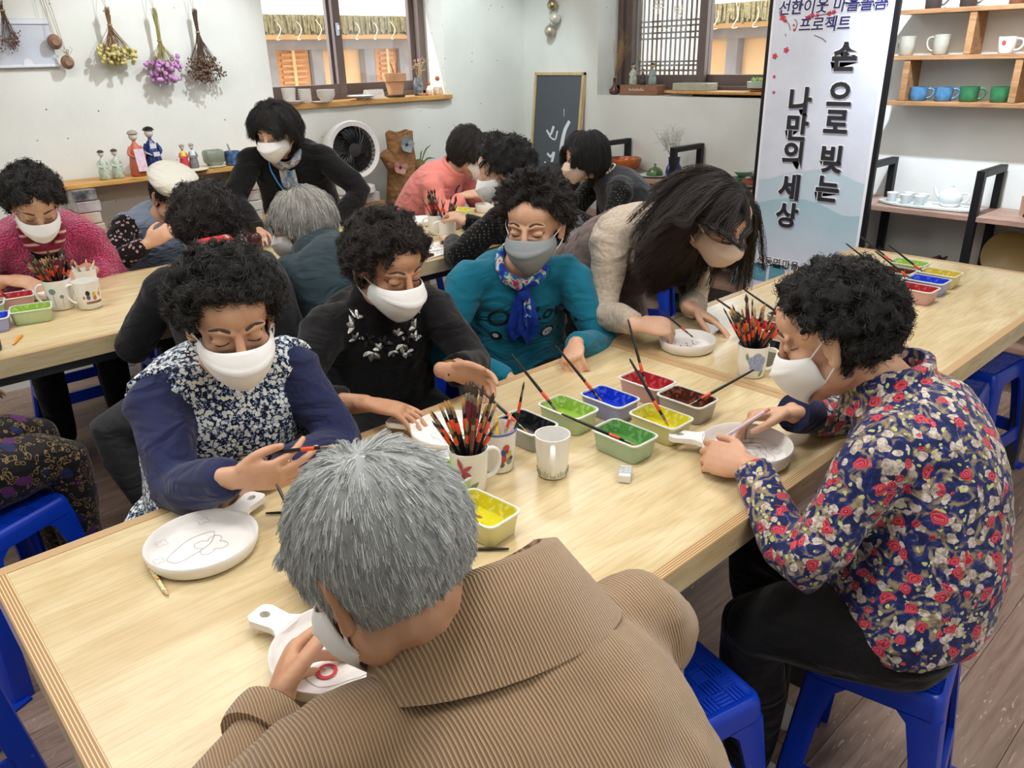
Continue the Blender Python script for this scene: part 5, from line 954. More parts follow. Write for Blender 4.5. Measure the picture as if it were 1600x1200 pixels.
base = hill(.93, .035, 9, L('#b5cbd6'), base); base = hill(.80, .03, 12, L('#9fc0cc'), base); t.set(Base_Color=base, Roughness=.45); PRINT = t.m
G().box((0, 0, 1.12), (.004, W_, 1.70)).build('printed_sheet', PRINT, bn, 0)
G().box((-.0005, hw - .004, 1.12), (.005, .012, 1.70)).box((-.0005, -hw + .004, 1.12), (.005, .012, 1.70)).build('white_hem', mat('hem_white', '#e9eaf2', .5), bn, 0)
for s_ in (-1, 1): G().box((.012, s_ * (hw + .012), 1.03), (.022, .022, 1.96)).build('post', BLK, bn, 0, .002)
G().box((.012, 0, 2.0), (.022, W_ + .046, .022)).box((.012, 0, .27), (.022, W_ + .046, .022)).build('crossbar', BLK, bn, 0, .002)
for s_ in (-1, 1): G().box((.05, s_ * (hw + .012), .012), (.42, .03, .024)).build('foot', BLK, bn, 0, .002)
INK, SHD, NAVI, WHT = mat('ink_black', '#26262a', .5), mat('ink_shadow', '#9a98ad', .5), mat('ink_navy', '#27256a', .5), mat('ink_white', '#f3f3f6', .5)
def btext(txt, y, z, size, m_, bold=0., x=-.0035, shear=0., sx=1.):
    return put('lettering', text_geo(txt, size, .0004, bold, 'CENTER', frame((x, y, z), (0, -1, 0), (0, 0, 1)), shear, sx), m_, bn, 0)
# rows run along -y as seen from the room
for chs, y0, z0, dz in (('손으로빚는', -.095, 1.475, (0, .160, .277, .440, .575)), ('나만의세상', .095, 1.285, (0, .117, .241, .396, .531))):
    for i, ch in enumerate(chs):
        y_, z_ = y0 + .0 * i, z0 - dz[i]
        btext(ch, y_, z_, .128, WHT, .009, -.0028); btext(ch, y_ - .004, z_ - .006, .128, SHD, .0055, -.0032); btext(ch, y_, z_, .128, INK, .0045, -.0040)
btext('선한이웃 마을돌봄', 0.0, 1.69, .066, WHT, .004, -.0028, .12); btext('선한이웃 마을돌봄', 0.0, 1.69, .066, NAVI, .0012, -.0035, .12)
btext('프로젝트', 0.02, 1.615, .066, WHT, .004, -.0028, .1); btext('프로젝트', 0.02, 1.615, .066, NAVI, .0012, -.0035, .1)
for q_, y_ in (('신동면', .165), ('마을', .045)): btext(q_, y_, .515, .05, WHT, .0045, -.0034); btext(q_, y_, .515, .05, INK, .0004, -.0042)
PL1, TWG, CUPB, CUPD = mat('plum_red', '#c8374f', .5), mat('twig_ink', '#40384a', .6), mat('cup_print', '#6fa6bb', .5, var=(30, '#5a93aa')), mat('cup_print_dark', '#3f7386', .5)
g = G()
for y_, z_, r_ in ((.225, 1.655, .014), (.21, 1.64, .008), (.10, 1.645, .013), (.08, 1.655, .011), (.055, 1.655, .008), (-.0, 1.66, .01), (-.02, 1.665, .009), (.16, 1.60, .006), (.245, 1.49, .012), (.19, 1.515, .012), (.238, 1.40, .007), (.232, 1.33, .007), (.165, 1.62, .005)):
    G().prism([(r_ * math.cos(a) * (1 + .3 * math.cos(5 * a)), r_ * math.sin(a) * (1 + .3 * math.cos(5 * a))) for a in np.arange(0, 6.28, .31)], 0, .0008, frame((-.0028, y_, z_), (0, -1, 0), (0, 0, 1))).build('printed_blossom', PL1, bn, 0)

for P_ in ([(.22, 1.65), (.19, 1.625), (.18, 1.60)], [(.165, 1.645), (.15, 1.63), (.155, 1.60)], [(.06, 1.575), (.02, 1.56), (.0, 1.545)], [(.205, 1.585), (.197, 1.575)], [(.11, 1.65), (.05, 1.655), (-.03, 1.665)]): G().tube([(-.003, a, b_) for a, b_ in P_], .0014, 5, k=3).build('printed_twig', TWG, bn)
for y_, z_, w_ in ((.215, .47, .042), (.115, .48, .042), (-.03, .49, .03)):
    G().prism([(-w_, -.06), (w_, -.06), (w_, .02), (-w_, .02)], 0, .0006, frame((-.0026, y_, z_), (0, -1, 0), (0, 0, 1))).build('printed_cup', CUPB, bn, 0); G().prism([(w_ * math.cos(a), .02 + .012 * math.sin(a)) for a in np.arange(0, 6.28, .3)], 0, .001, frame((-.0028, y_, z_), (0, -1, 0), (0, 0, 1))).build('printed_cup_mouth', CUPD, bn, 0)
# ------------------------------------------------------------------ corner: picture, baubles, trunk sculpture, fan, backpack
t = thing('framed_print', 'dark grey print with white brush marks in a wooden frame, leaning in the corner', 'picture', (4.16, 4.08, .62)); M_ = Matrix.Translation((0, 0, 0)) @ Matrix.Rotation(math.radians(6), 4, 'Y')
G().box((0, 0, .39), (.012, .44, .77)).xf(M_).build('print', mat('print_dark', '#4a5057', .5), t, 0)
g = G()
for c, d in (((0, .23, .39), (.03, .02, .8)), ((0, -.23, .39), (.03, .02, .8)), ((0, 0, .78), (.03, .48, .02)), ((0, 0, 0), (.03, .48, .02))): g.box(c, d)
g.xf(M_).build('frame', wood('pale_frame', '#b99b70', '#d3bb90', (14, 14, 2)), t, 0, .002); g = G()
for P_, w_ in (([(-.13, .47), (-.09, .40), (-.07, .28), (-.09, .2)], .022), ([(.09, .40), (.05, .37), (.02, .43)], .012), ([(.06, .36), (.0, .34), (-.02, .40)], .008), ([(.07, .24), (.03, .22), (.0, .25), (.02, .17)], .013), ([(.09, .18), (.05, .15), (.02, .17)], .009), ([(-.075, .5), (-.07, .55)], .003)): g.tube([(-.0068, a, b_) for a, b_ in P_], [(.0006, w_ * q) for q in np.linspace(.7, 1.1, len(P_))], 6, k=4, side=(1, 0, 0))
g.xf(M_).build('white_brush_mark', mat('brush_white', '#d5d7da', .6), t)
for lb, y, z, m_, r in (('shiny gold bauble, topmost of the hanging three', 4.118, 1.833, mat('bauble_gold', '#b7a98a', .08, .9), .037), ('ribbed pearl bauble in the middle of the hanging three', 4.094, 1.752, mat('bauble_pearl', '#d8d2c6', .25, .4), .036), ('matt champagne bauble, lowest of the hanging three', 4.143, 1.672, mat('bauble_matt', '#b8ae9c', .4, .6), .039)):
    t = thing('bauble', lb, 'ornament', (XW - .043, y, z), 0, 'baubles hanging in the corner'); g = G()
    if 'ribbed' in lb: g.rings([[(r * math.sin(q) * (1 + .04 * math.cos(14 * a)) * math.cos(a), r * math.sin(q) * (1 + .04 * math.cos(14 * a)) * math.sin(a), -r * math.cos(q)) for a in np.arange(0, 6.28, 6.2832 / 56)] for q in np.linspace(.05, PI - .05, 14)])
    else: g.ell((0, 0, 0), (r, r, r), 24, 16)
    g.build('ball', m_, t, 60); G().lathe([(.006, r * .97), (.007, r + .008), (.003, r + .01)], 10).tube([(0, 0, r + .008), (.01, 0, r + .06)], .0008, 4).build('cap', STEEL, t)
CLAYB = mat('bark_clay', '#a67c52', .85, var=(9, '#86603d'), bump=(26, .9, .03)); t = thing('trunk_sculpture', 'brown clay tree-trunk sculpture with ceramic flowers', 'sculpture', (2.95, 4.24, 0)); g = G()
rr = []
for z, r in ((0, .15), (.1, .145), (.45, .13), (.7, .125), (.9, .098), (1.02, .088), (1.10, .09), (1.10, .075), (1.0, .07)): rr.append([(r * (1 + .06 * math.sin(3 * a + z * 4) + .03 * math.sin(7 * a - z * 9)) * math.cos(a), r * .85 * (1 + .06 * math.sin(3 * a + z * 4)) * math.sin(a), z + .008 * math.sin(4 * a)) for a in np.arange(0, 6.28, 6.2832 / 32)])
g.rings(rr).build('trunk', CLAYB, t, 60); G().tube([(-.05, -.02, .86), (-.11, -.03, .94), (-.145, -.03, .985)], [.05, .042, .036], 14, k=3).build('branch_stub', CLAYB, t, 50)
def flower(par, p, r, m_, mc, nrm_=(0, -1, .1)):
    M2 = V(nrm_).to_track_quat('Z', 'Y').to_matrix().to_4x4(); M2.translation = p; g = G(); rr = []
    for f in (.05, .35, .7, 1.): rr.append([(r * f * (1 + .09 * f * math.cos(5 * a)) * math.cos(a), r * f * (1 + .09 * f * math.cos(5 * a)) * math.sin(a), .012 * f * f + .004 * math.cos(5 * a) * f) for a in np.arange(0, 6.28, 6.2832 / 30)])
    rr += [[(x * .97, y, z - .005) for x, y, z in q] for q in rr[::-1]]
    o = g.rings(rr).xf(M2).build('ceramic_flower', m_, par, 60); G().ell((0, 0, .006), (r * .22, r * .22, .008), 10, 6, M2).build('flower_centre', mc, o)
flower(t, (-.02, -.10, 1.03), .048, mat('petal_blue_grey', '#8b979e', .4), GL_D); flower(t, (-.085, -.11, .90), .042, mat('petal_rose_clay', '#b07f70', .5), GL_D, (-.3, -1, .2)); G().ell((.10, -.06, .88), (.042, .04, .05), 16, 10).build('clay_bud', mat('olive_clay', '#6f5a36', .6, var=(20, '#7d8147')), t)
g = G()
for a, l in ((.3, .13), (.9, .16), (-.2, .12), (1.3, .10)): g.tube([(.11, -.05, .88), (.11 + l * .5 * math.cos(a), -.05, .88 + l * .6 * math.sin(a) + .02), (.11 + l * math.cos(a), -.05, .88 + l * math.sin(a))], [(.002, .002), (.006, .002), (.001, .001)], 6, k=3)
g.build('air_plant', mat('air_plant', '#5f7a55', .6), t)
t = thing('fan', 'white round air-circulator fan with a black grille', 'fan', (2.60, 4.25, .765)); t.scale = (1.38,) * 3; WP = mat('white_plastic', '#e7e7e5', .35)
G().lathe([(.085, 0), (.09, .006), (.088, .03), (.07, .036), (.03, .04)], 32).build('base', WP, t, 40); G().lathe([(.022, .036), (.02, .07)], 16).build('neck', WP, t); G().box((0, -.075, .034), (.035, .014, .006)).build('button', BLACKL, t, 0, .002)
FM = Matrix.Translation((0, -.01, .185)) @ V((-.12, -1, .10)).to_track_quat('Z', 'Y').to_matrix().to_4x4()
G().lathe([(.085, -.10), (.11, -.07), (.122, -.02), (.124, .015), (.118, .028), (.100, .022), (.098, .005), (.098, -.03)], 40, caps=False).xf(FM).build('housing', WP, t, 60); G().lathe([(.001, -.03), (.1, -.03), (.1, -.012), (.001, -.012)], 32, caps=False).xf(FM).build('dark_back', mat('grille_dark', '#0d0d0f', .5), t, 0)
g = G()
for i in range(30):
    a = i * 2 * PI / 30; g.tube([(.026 * math.cos(a), .026 * math.sin(a), .022), (.06 * math.cos(a + .35), .06 * math.sin(a + .35), .026), (.099 * math.cos(a + .55), .099 * math.sin(a + .55), .018)], .0022, 5, k=3)
g.tube([(.06 * math.cos(a), .06 * math.sin(a), .025) for a in np.arange(0, 6.4, .2)], .0014, 5).xf(FM).build('grille', BLACKL, t); G().lathe([(.028, .018), (.028, .027), (.001, .03)], 24).xf(FM).build('hub', mat('hub_grey', '#25262a', .4), t, 40)
g = G()
for i in range(5):
    a = i * 1.2566; g.sheet([[((.025 + .065 * u) * math.cos(a + w * .9), (.025 + .065 * u) * math.sin(a + w * .9), -.004 + .014 * w) for w in np.linspace(0, 1, 5)] for u in np.linspace(0, 1, 5)], .002)
g.xf(FM).build('blades', mat('blade_grey', '#1d1e21', .35), t)
t = thing('backpack', 'black ribbed hard-shell backpack beside the picture', 'backpack', (3.92, 3.78, .50)); G().box((0, 0, .17), (.16, .30, .34)).build('shell', mat('pack_black', '#17191c', .5), t, 0, .05)
g = G()
for i in range(7): g.tube([(-.082, -.11 + .22 * j / 10, .08 + i * .032 + .012 * math.sin(j * .9 + i)) for j in range(11)], .008, 6)
g.build('rib', MATS['pack_black'], t); G().box((-.085, .05, .28), (.004, .03, .012)).build('logo_tag', mat('tag_pale', '#c9c98a', .5), t, 0)
st = thing('low_stand', 'low pinkish wooden stand under the picture and backpack', 'stand', (4.06, 4.0, 0)); G().box((0, -.03, .485), (.34, .80, .024)).build('board', WALNUT, st, 0, .002)
for sx in (-.14, .14):
    for sy in (-.40, .34): G().box((sx, sy, .236), (.034, .034, .472)).build('leg', BLK, st, 0)
pot('plinth', 'white plinth block raising the picture', 'plinth', 4.14, 4.08, .497, [(.09, 0), (.09, .115), (.001, .115)], WP, 4, rz=PI / 4)
# ------------------------------------------------------------------ left wall: shelf boards on tile stacks, figurines, dried flowers
ls = thing('tile_shelf', 'honey wood shelf boards resting on stacks of glazed tiles', 'shelf', (1.5, 4.3, 0))
def lb_(nm, m_, c, d, bev=.002): return G().box((c[0] - 1.5, c[1] - 4.3, c[2]), d).build(nm, m_, ls, 0, bev)
lb_('board', OAK, (1.55, 4.335, .992), (1.13, .20, .022)); lb_('board', OAK, (1.55, 4.32, .69), (1.13, .23, .022)); lb_('board', OAK, (2.50, 4.32, .69), (.56, .23, .022))
cols = ['#8c8378', '#c8a86e', '#c98a68', '#9a8188', '#3b3d42']
def tiles(x, z0, n, hgt, pal):
    for i in range(n):
        c = pal[i % len(pal)]; lb_('tile', mat('tile' + c, c, .4, var=(12, '#d5cfc6')), (x + .008 * (i % 2), 4.30, z0 + hgt * (i + .5)), (.105, .20, hgt - .003), .004)
tiles(1.07, .702, 5, .0555, cols); tiles(1.90, .702, 5, .0555, ['#7a6a5c', '#cfc8bd', '#8a7468', '#b5a58c', '#5c5a58'])
for x, pal in ((1.07, ['#9a948c', '#b5937a', '#cfcac2', '#7c6c60']), (1.66, ['#cfc9c0', '#8a8078', '#b9a58c', '#d8d3cb']), (2.36, ['#d5cfc6', '#8f6f5e', '#c8b490', '#cfcbc6']), (2.66, ['#c8b58a', '#cfc8bd', '#8a7468', '#d5d0c8'])): tiles(x, .0, 12, .0565, pal)
for x, c in ((2.35, '#b5a79a'), (2.46, '#c49a88'), (2.57, '#5d4036'), (2.69, '#b9b3a8')): lb_('tile', mat('tile' + c, c, .4, var=(12, '#d5cfc6')), (x, 4.30, .7315), (.105, .20, .06), .004)
for lb, x, y, d, c in (('shallow black box beside the standing woman', 1.62, 4.27, (.16, .12, .04), '#1a1a1c'), ('square black box with red berries', 1.78, 4.28, (.12, .12, .075), '#141416')):
    t = thing('black_box', lb, 'box', (x, y, .701), 0, 'black boxes on the lower shelf'); G().box((0, 0, d[2] / 2), d).build('box_body', mat('blackbox' + c, c, .5), t, 0, .003)
    if 'red' in lb:
        g = G()
        for i in range(9): g.ell((-.03 + .008 * i, -.02 + .02 * ((i * 7) % 4) / 2, .08), (.010, .010, .008), 8, 6)
        tag(g.build('berries', mat('dry_rose', '#a8635c', .8, var=(50, '#d8c0b0')), t), kind='stuff')
pot('tea_bowl', 'grey-white crackled bowl on the lower shelf', 'bowl', 1.27, 4.27, .701, [(.03, 0), (.035, .006), (.052, .05), (.056, .075), (.05, .075), (.03, .012), (.001, .01)], mat('crackle', '#a89c90', .3, var=(25, '#5d4a3f')))
def figurine(label, x, z, h, m_, hat=None, extra=None, sk='#d8cfc4'):
    t = thing('figurine', label, 'figurine', (x, 4.29, z), 0, 'clay figurines on the shelf'); s = h / .15 * 1.18
    G().lathe([(.026 * s, 0), (.03 * s, .006 * s), (.028 * s, .04 * s), (.02 * s, .08 * s), (.015 * s, .1 * s), (.006 * s, .112 * s), (.005 * s, .122 * s)], 18).build('robe', m_, t, 60); G().ell((0, 0, .133 * s), (.014 * s, .014 * s, .016 * s), 14, 10).build('head', mat('clay' + sk, sk, .6), t)
    for q in (-1, 1): G().tube([(q * .016 * s, 0, .098 * s), (q * .026 * s, -.008 * s, .075 * s), (q * .008 * s, -.024 * s, .062 * s)], [.006 * s, .006 * s, .004 * s], 8, k=3).build('sleeve', m_, t)
    if hat: G().lathe([(.016 * s, .140 * s), (.019 * s, .142 * s), (.013 * s, .150 * s), (.001, .154 * s)], 16).build('hat', hat, t, 50)
    if extra: extra(t, s)
    return t
JADE = mat('jade_glaze', '#93a690', .3, var=(60, '#c9cfc0')); NAVG = mat('navy_glaze', '#16204f', .15, var=(70, '#2b3a7a')); ORG = mat('terracotta_red', '#c0674a', .5)
figurine('jade green clay figurine in a dark hat, first on the shelf', 1.205, 1.003, .118, JADE, GL_D); figurine('jade green clay figurine in a dark hat beside its twin', 1.268, 1.003, .118, JADE, GL_D)
def card(t, s): G().box((.002, -.032 * s, .055 * s), (.032 * s, .004, .075 * s), rot=Matrix.Rotation(-.2, 3, 'X')).build('patterned_card', mat('card_blue_white', '#c5d2e4', .5, var=(60, '#e0a0a4')), t, 0)
figurine('terracotta clay figurine holding a patterned card', 1.372, 1.003, .185, ORG, mat('hair_clay', '#a09286', .6), card)
def bib(t, s): G().box((0, -.019 * s, .092 * s), (.02 * s, .003, .016 * s)).box((.004 * s, -.026 * s, .066 * s), (.02 * s, .003, .014 * s)).build('pale_panel', mat('clay_panel', '#cfd3d8', .5), t, 0)
figurine('tall navy glazed clay figurine with black hair', 1.452, 1.003, .195, NAVG, BLACKL, bib)
pot('round_tray', 'round speckled clay slab under the small couple', 'tray', 1.635, 4.29, 1.003, [(.085, 0), (.09, .004), (.085, .009), (.001, .009)], mat('speckled_clay', '#cfc2ae', .7), 28)
def yel(t, s): G().lathe([(.021 * s, .079 * s), (.016 * s, .103 * s), (.007 * s, .112 * s)], 14).build('jacket', mat('yellow_jacket', '#d9bf48', .5), t)
figurine('small clay figurine in a red skirt and yellow jacket', 1.605, 1.012, .105, mat('red_skirt', '#c43a44', .4), mat('hair_clay', '#a09286', .6), yel)
def whi(t, s): G().lathe([(.021 * s, .079 * s), (.016 * s, .103 * s), (.007 * s, .112 * s)], 14).build('jacket', mat('pale_jacket', '#c9cfd6', .5), t)
figurine('small clay figurine in grey trousers beside the red skirt', 1.655, 1.012, .105, mat('grey_trouser_clay', '#77787c', .5), mat('hair_clay', '#a09286', .6), whi)
t = pot('glass_jar', 'squarish pale green glass jar on a saucer', 'jar', 1.77, 4.30, 1.003, [(.05, 0), (.06, .006), (.05, .01)], mat('olive_saucer', '#b9bba6', .4), 24, part='saucer'); G().rings([rrect(.03, .028, .01, .01), rrect(.048, .04, .014, .03), rrect(.05, .042, .014, .075), rrect(.044, .036, .012, .09), rrect(.04, .033, .012, .09), rrect(.044, .036, .012, .03)]).build('jar_glass', mat('pale_green_glass', '#b3bba8', .15, Transmission_Weight=.5), t, 50)
t = pot('brush_cup', 'galaxy blue cup holding two sticks', 'cup', 1.875, 4.30, 1.003, [(.03, 0), (.04, .005), (.043, .04), (.042, .075), (.038, .075), (.036, .01), (.001, .008)], mat('galaxy_glaze', '#5a7fae', .25, var=(45, '#2f3a5a'))); G().tube([(0, 0, .02), (-.02, 0, .115)], .003, 6).tube([(.01, 0, .02), (-.01, .01, .11)], .003, 6).build('sticks', mat('stick_grey', '#a8a49c', .6), t)
t = thing('flower_dish', 'small white dish with a red clay flower', 'dish', (1.93, 4.27, 1.003)); G().box((0, 0, .025), (.07, .03, .05)).build('block', CERAM, t, 0, .006); flower(t, (.012, -.02, .028), .016, mat('red_clay_flower', '#cf5a55', .5), BLACKL)
# wall panel and dried bunches
t = thing('panel_cover', 'flat pale grey panel cover on the wall', 'wall panel', (.98, YW, 1.63)); PG = mat('panel_grey', '#c5cad6', .4); G().box((0, -.008, 0), (.33, .016, .21)).build('cover', PG, t, 0, .004); G().box((0, -.012, .09), (.33, .022, .018)).build('rim', mat('panel_rim', '#dcdfe6', .35), t, 0, .003); G().box((0, -.012, -.098), (.34, .024, .012)).build('rim', mat('panel_rim', '#dcdfe6', .35), t, 0, .003); G().lathe([(.02, -.002), (.02, .002), (.001, .002)], 20).xf(Matrix.Translation((.04, -.017, -.085)) @ Matrix.Rotation(PI / 2, 4, 'X')).build('latch', mat('panel_rim', '#dcdfe6', .35), t)
STEM = mat('dry_stem', '#8a6a48', .9); STRING = mat('twine', '#b09a78', .9)
def dried(label, x, z0, z1, w, tip_m, stem_m, n, tip_r, seed, tie=.35, lean=0.):
    """a bunch hung by its stems: tied near the top, heads at the bottom"""
    t = thing('dried_bouquet', label, 'dried flowers', (x, YW - .07, z1), 0, 'dried bunches hanging on the wall'); H = z0 - z1; rg = random.Random(seed); g = G(); tg = G()
    for i in range(n):
        a = rg.random() * 6.28; s = math.sqrt(rg.random()); top = (rg.uniform(-.012, .012), rg.uniform(-.01, .01), H + rg.uniform(-.02, .02)); tp = (rg.uniform(-.006, .006), rg.uniform(-.006, .006), H * (1 - tie)); e = (w * s * math.cos(a) + lean * H, .045 * s * math.sin(a), rg.uniform(0, H * .28) + .02 * abs(math.cos(a)) * s)
        g.tube([top, tp, tuple(tp[k] * .4 + e[k] * .6 for k in range(3)), e], [.0012, .0012, .001, .0008], 4, k=2)
        for j in range(2 if tip_r > .006 else 5):
            q = tuple(e[k] + rg.uniform(-1, 1) * tip_r * (1.2 if tip_r > .006 else 4) for k in range(3)); tg.ell(q, (tip_r * rg.uniform(.7, 1.1), tip_r * rg.uniform(.7, 1.1), tip_r * rg.uniform(.7, 1.2)), 6, 4)
    o = g.build('stems', stem_m, t, 60); o['kind'] = 'stuff'; q = tg.build('flower_heads', tip_m, t, 60); q['kind'] = 'stuff'
    G().tube([(.01 * math.cos(a), .01 * math.sin(a), H * (1 - tie) + .0006 * a) for a in np.arange(0, 12.6, .4)], .0022, 5).tube([(0, 0, H), (-.015, .04, H + .12), (-.01, .062, H + .3)], .0011, 4).tube([(0, 0, H), (.012, .04, H + .12), (.01, .062, H + .3)], .0011, 4).build('twine', STRING, t); return t
dried('dried bunch with yellow-green button heads', 1.40, 1.77, 1.53, .095, mat('button_yellow', '#b5a65a', .9, var=(90, '#d8cf96')), STEM, 60, .011, 3, .28, .05)
dried('dried bunch with purple globe flowers', 1.625, 1.77, 1.44, .085, mat('globe_purple', '#a86fae', .9, var=(90, '#d3a0cc')), mat('dry_stem_green', '#9a9558', .9), 60, .012, 4, .42)
dried('dried bunch with tiny dark brown buds', 1.83, 1.77, 1.44, .085, mat('bud_brown', '#5c463c', .9, var=(90, '#8a6f5f')), mat('dry_stem_dark', '#5f4a3d', .9), 90, .0055, 5, .3, .04)
dried('dried spray of dark leaves at the picture edge', .955, 1.80, 1.60, .05, mat('dark_red_leaf', '#7a5a55', .9), mat('dry_stem_dark', '#5f4a3d', .9), 26, .004, 6, .2)
for lb, x, z, r in (('upper brown seed pod hanging on twine', 1.145, 1.635, .032), ('lower brown seed pod with white sprigs on twine', 1.18, 1.545, .03)):
    t = thing('seed_pod', lb, 'ornament', (x, YW - .05, z), 0, 'seed pods on twine'); G().ell((0, 0, 0), (r, r * .7, r * 1.05), 18, 12).build('pod', mat('pod_brown', '#7d5c4a', .7, var=(40, '#9c7a66')), t); G().lathe([(r * .62, 0), (r * .5, .006), (.001, .004)], 14).xf(Matrix.Translation((0, -r * .62, 0)) @ Matrix.Rotation(PI / 2, 4, 'X')).build('cap', mat('pod_cap', '#8d6d5c', .7), t); G().tube([(0, 0, r), (-.03, .03, .3)], .0012, 4).tube([(.005, 0, r), (-.015, .03, .3)], .0012, 4).build('twine', STRING, t)
    if 'white' in lb: sprigs(t, 'dry_sprig', mat('dry_pale', '#a08c70', .9), (.005, -.02, .02), 6, .05, .03, 8, .0008, mat('white_floret', '#d8cfba', .9), .004, 3)
# ------------------------------------------------------------------ things on the two window sills
ZS = 1.29; WB = mat('white_matt_clay', '#dcd6cf', .7)
for lb, x, y, prof in (('tall straight white cup on the sill', 2.335, 4.44, [(.028, 0), (.032, .004), (.041, .09), (.038, .09), (.03, .01), (.001, .008)]), ('squarish white cup beside the tall one', 2.455, 4.47, [(.034, 0), (.037, .004), (.037, .078), (.034, .08), (.033, .01), (.001, .008)]), ('rounded white bowl-cup on the sill', 2.58, 4.44, [(.026, 0), (.03, .004), (.052, .035), (.054, .07), (.05, .072), (.03, .012), (.001, .01)])): pot('white_cup', lb, 'cup', x, y, ZS, prof, WB, group='white cups on the sill')
for lb, x, y, R_ in (('white saucer in front of the tall cup', 2.33, 4.425 - .0, .0), ('flat white saucer in front of the bowl-cup', 2.50, 4.425, .0)): pass
pot('saucer', 'white shallow dish in front of the first cups', 'plate', 2.35, 4.435, ZS + .0, [(.035, 0), (.065, .016), (.068, .018), (.035, .005), (.001, .005)], WB); pot('saucer', 'flat white saucer in front of the rounded cup', 'plate', 2.53, 4.425, ZS, [(.04, 0), (.055, .005), (.056, .007), (.001, .004)], WB); pot('saucer', 'white footed plate beside the name card', 'plate', 2.84, 4.46, ZS, [(.03, 0), (.03, .006), (.085, .02), (.09, .024), (.085, .026), (.03, .012), (.001, .012)], WB)
t = thing('name_card', 'folded white name card on the sill', 'card', (2.965, 4.49, ZS)); G().box((0, 0, .027), (.135, .002, .055), rot=Matrix.Rotation(-.3, 3, 'X')).box((0, .032, .027), (.135, .002, .055), rot=Matrix.Rotation(.3, 3, 'X')).build('folded_card', PAPER, t, 0)
strokes([[(-.04 + .013 * i, -.0022, .022 + .0), (-.036 + .013 * i, -.0018, .03), (-.032 + .013 * i, -.0022, .023)] for i in (0, 1, 2, 3, 4.6, 5.8)], .0011, 'grey_lettering', mat('card_ink', '#8b8f94', .7), t)
t = pot('flower_pot', 'terracotta flower pot with a bare dark twig', 'plant pot', 3.13, 4.50, ZS, [(.05, 0), (.062, .004), (.064, .014), (.055, .016)], mat('dark_saucer', '#4a3a35', .7), 24, part='saucer'); TC = mat('terracotta', '#cb9870', .8, var=(10, '#d8aa84'))
G().lathe([(.046, .014), (.064, .095), (.074, .097), (.077, .145), (.071, .147), (.066, .12), (.001, .118)], 32).build('pot_body', TC, t, 40); G().tube([(0, 0, .11), (-.01, 0, .17), (-.03, .0, .215)], [.004, .003, .002], 6, k=3).tube([(.01, 0, .11), (.025, 0, .17), (.02, 0, .2), (.03, 0, .225)], [.003, .003, .002, .0015], 6, k=3).build('twig', mat('twig_dark', '#4a3630', .8), t)
t = pot('vase', 'black patterned vase of dried grasses in the window corner', 'vase', 3.33, 4.52, ZS, [(.024, 0), (.03, .004), (.031, .085), (.022, .10), (.02, .115), (.016, .115), (.001, .02)], mat('black_pattern', '#1d1d20', .3, var=(45, '#8a8f96'))); sprigs(t, 'dried_grass', mat('dry_gold', '#b8a370', .9), (0, 0, .1), 18, .13, .06, 12, .001, mat('dry_pink', '#c9a58c', .9), .005, 3, (.2, 0))
for lb, x, h_ in (('smaller orange and white clay doll in the window corner', 3.37, .085), ('larger orange and white clay doll in the window corner', 3.445, .12)):
    t = thing('clay_doll', lb, 'figurine', (x, 4.455, ZS), 0, 'clay dolls on the sill'); s = h_ / .12; G().lathe([(.028 * s, 0), (.033 * s, .008 * s), (.031 * s, .035 * s), (.027 * s, .05 * s)], 20).build('orange_skirt', mat('doll_orange', '#d08a56', .6, var=(70, '#efe0d0')), t, 50); G().lathe([(.0275 * s, .049 * s), (.02 * s, .07 * s), (.01 * s, .085 * s), (.006 * s, .09 * s)], 20).build('white_top', CERAM, t, 50); G().ell((0, 0, .103 * s), (.016 * s, .016 * s, .016 * s), 14, 10).build('head', mat('doll_head', '#b8693e', .6), t)
t = thing('terracotta_saucer', 'small terracotta saucer beside the patterned vase', 'saucer', (3.315, 4.455, ZS)); G().lathe([(.02, 0), (.028, .015), (.024, .016), (.001, .008)], 18).build('dish', TC, t, 40)
Z2 = 1.262
t = pot('vase', 'dark red bottle vase with thin dry grass', 'vase', 4.33, 3.655, Z2, [(.022, 0), (.034, .012), (.034, .03), (.012, .055), (.010, .10), (.013, .105), (.009, .105), (.001, .05)], mat('oxblood', '#5a332f', .25)); sprigs(t, 'dry_grass', mat('dry_wheat', '#a8895a', .9), (0, 0, .1), 26, .28, .10, 21, .0009, None, 0, 5, (0, -.15))
t = thing('carved_block', 'brown wooden block with white script carrying three figurines', 'sign', (4.345, 3.43, Z2)); G().box((0, 0, .032), (.09, .31, .062)).build('block', wood('block_brown', '#7d5238', '#95694c', (3, 3, 14)), t, 0, .004)
strokes([[(-.0458, .075 - .016 * i, .03), (-.0458, .071 - .016 * i, .045 - .006 * (i % 2)), (-.0458, .066 - .016 * i, .028), (-.0458, .062 - .016 * i, .033)] for i in range(8)], .0014, 'white_script', mat('script_white', '#ece4da', .6), t)
for lb, y, h_, m_ in (('pale clay figurine at the near end of the wooden block', 3.51, .11, JADE), ('small dark clay figurine crouching in the middle of the wooden block', 3.425, .08, GL_D), ('blue-grey clay figurine at the window end of the wooden block', 3.35, .11, mat('bluegrey_glaze', '#8d9c98', .4))):
    f_ = figurine(lb, 0, Z2 + .063, h_, m_, GL_D, None, '#c3aa92'); f_.location = (4.345, y, Z2 + .063); f_.rotation_euler[2] = -PI / 2; f_['group'] = 'figurines on the wooden block'
t = thing('serving_board', 'long oval wooden board on the sill', 'board', (4.35, 2.75, Z2)); G().prism([(.10 * math.cos(q), .50 * math.sin(q)) for q in np.arange(0, 6.28, .16)], .016, .032).build('board', OAK, t, 30, .004); G().box((0, .28, .008), (.06, .03, .016)).box((0, -.28, .008), (.06, .03, .016)).build('foot', OAK, t, 0)
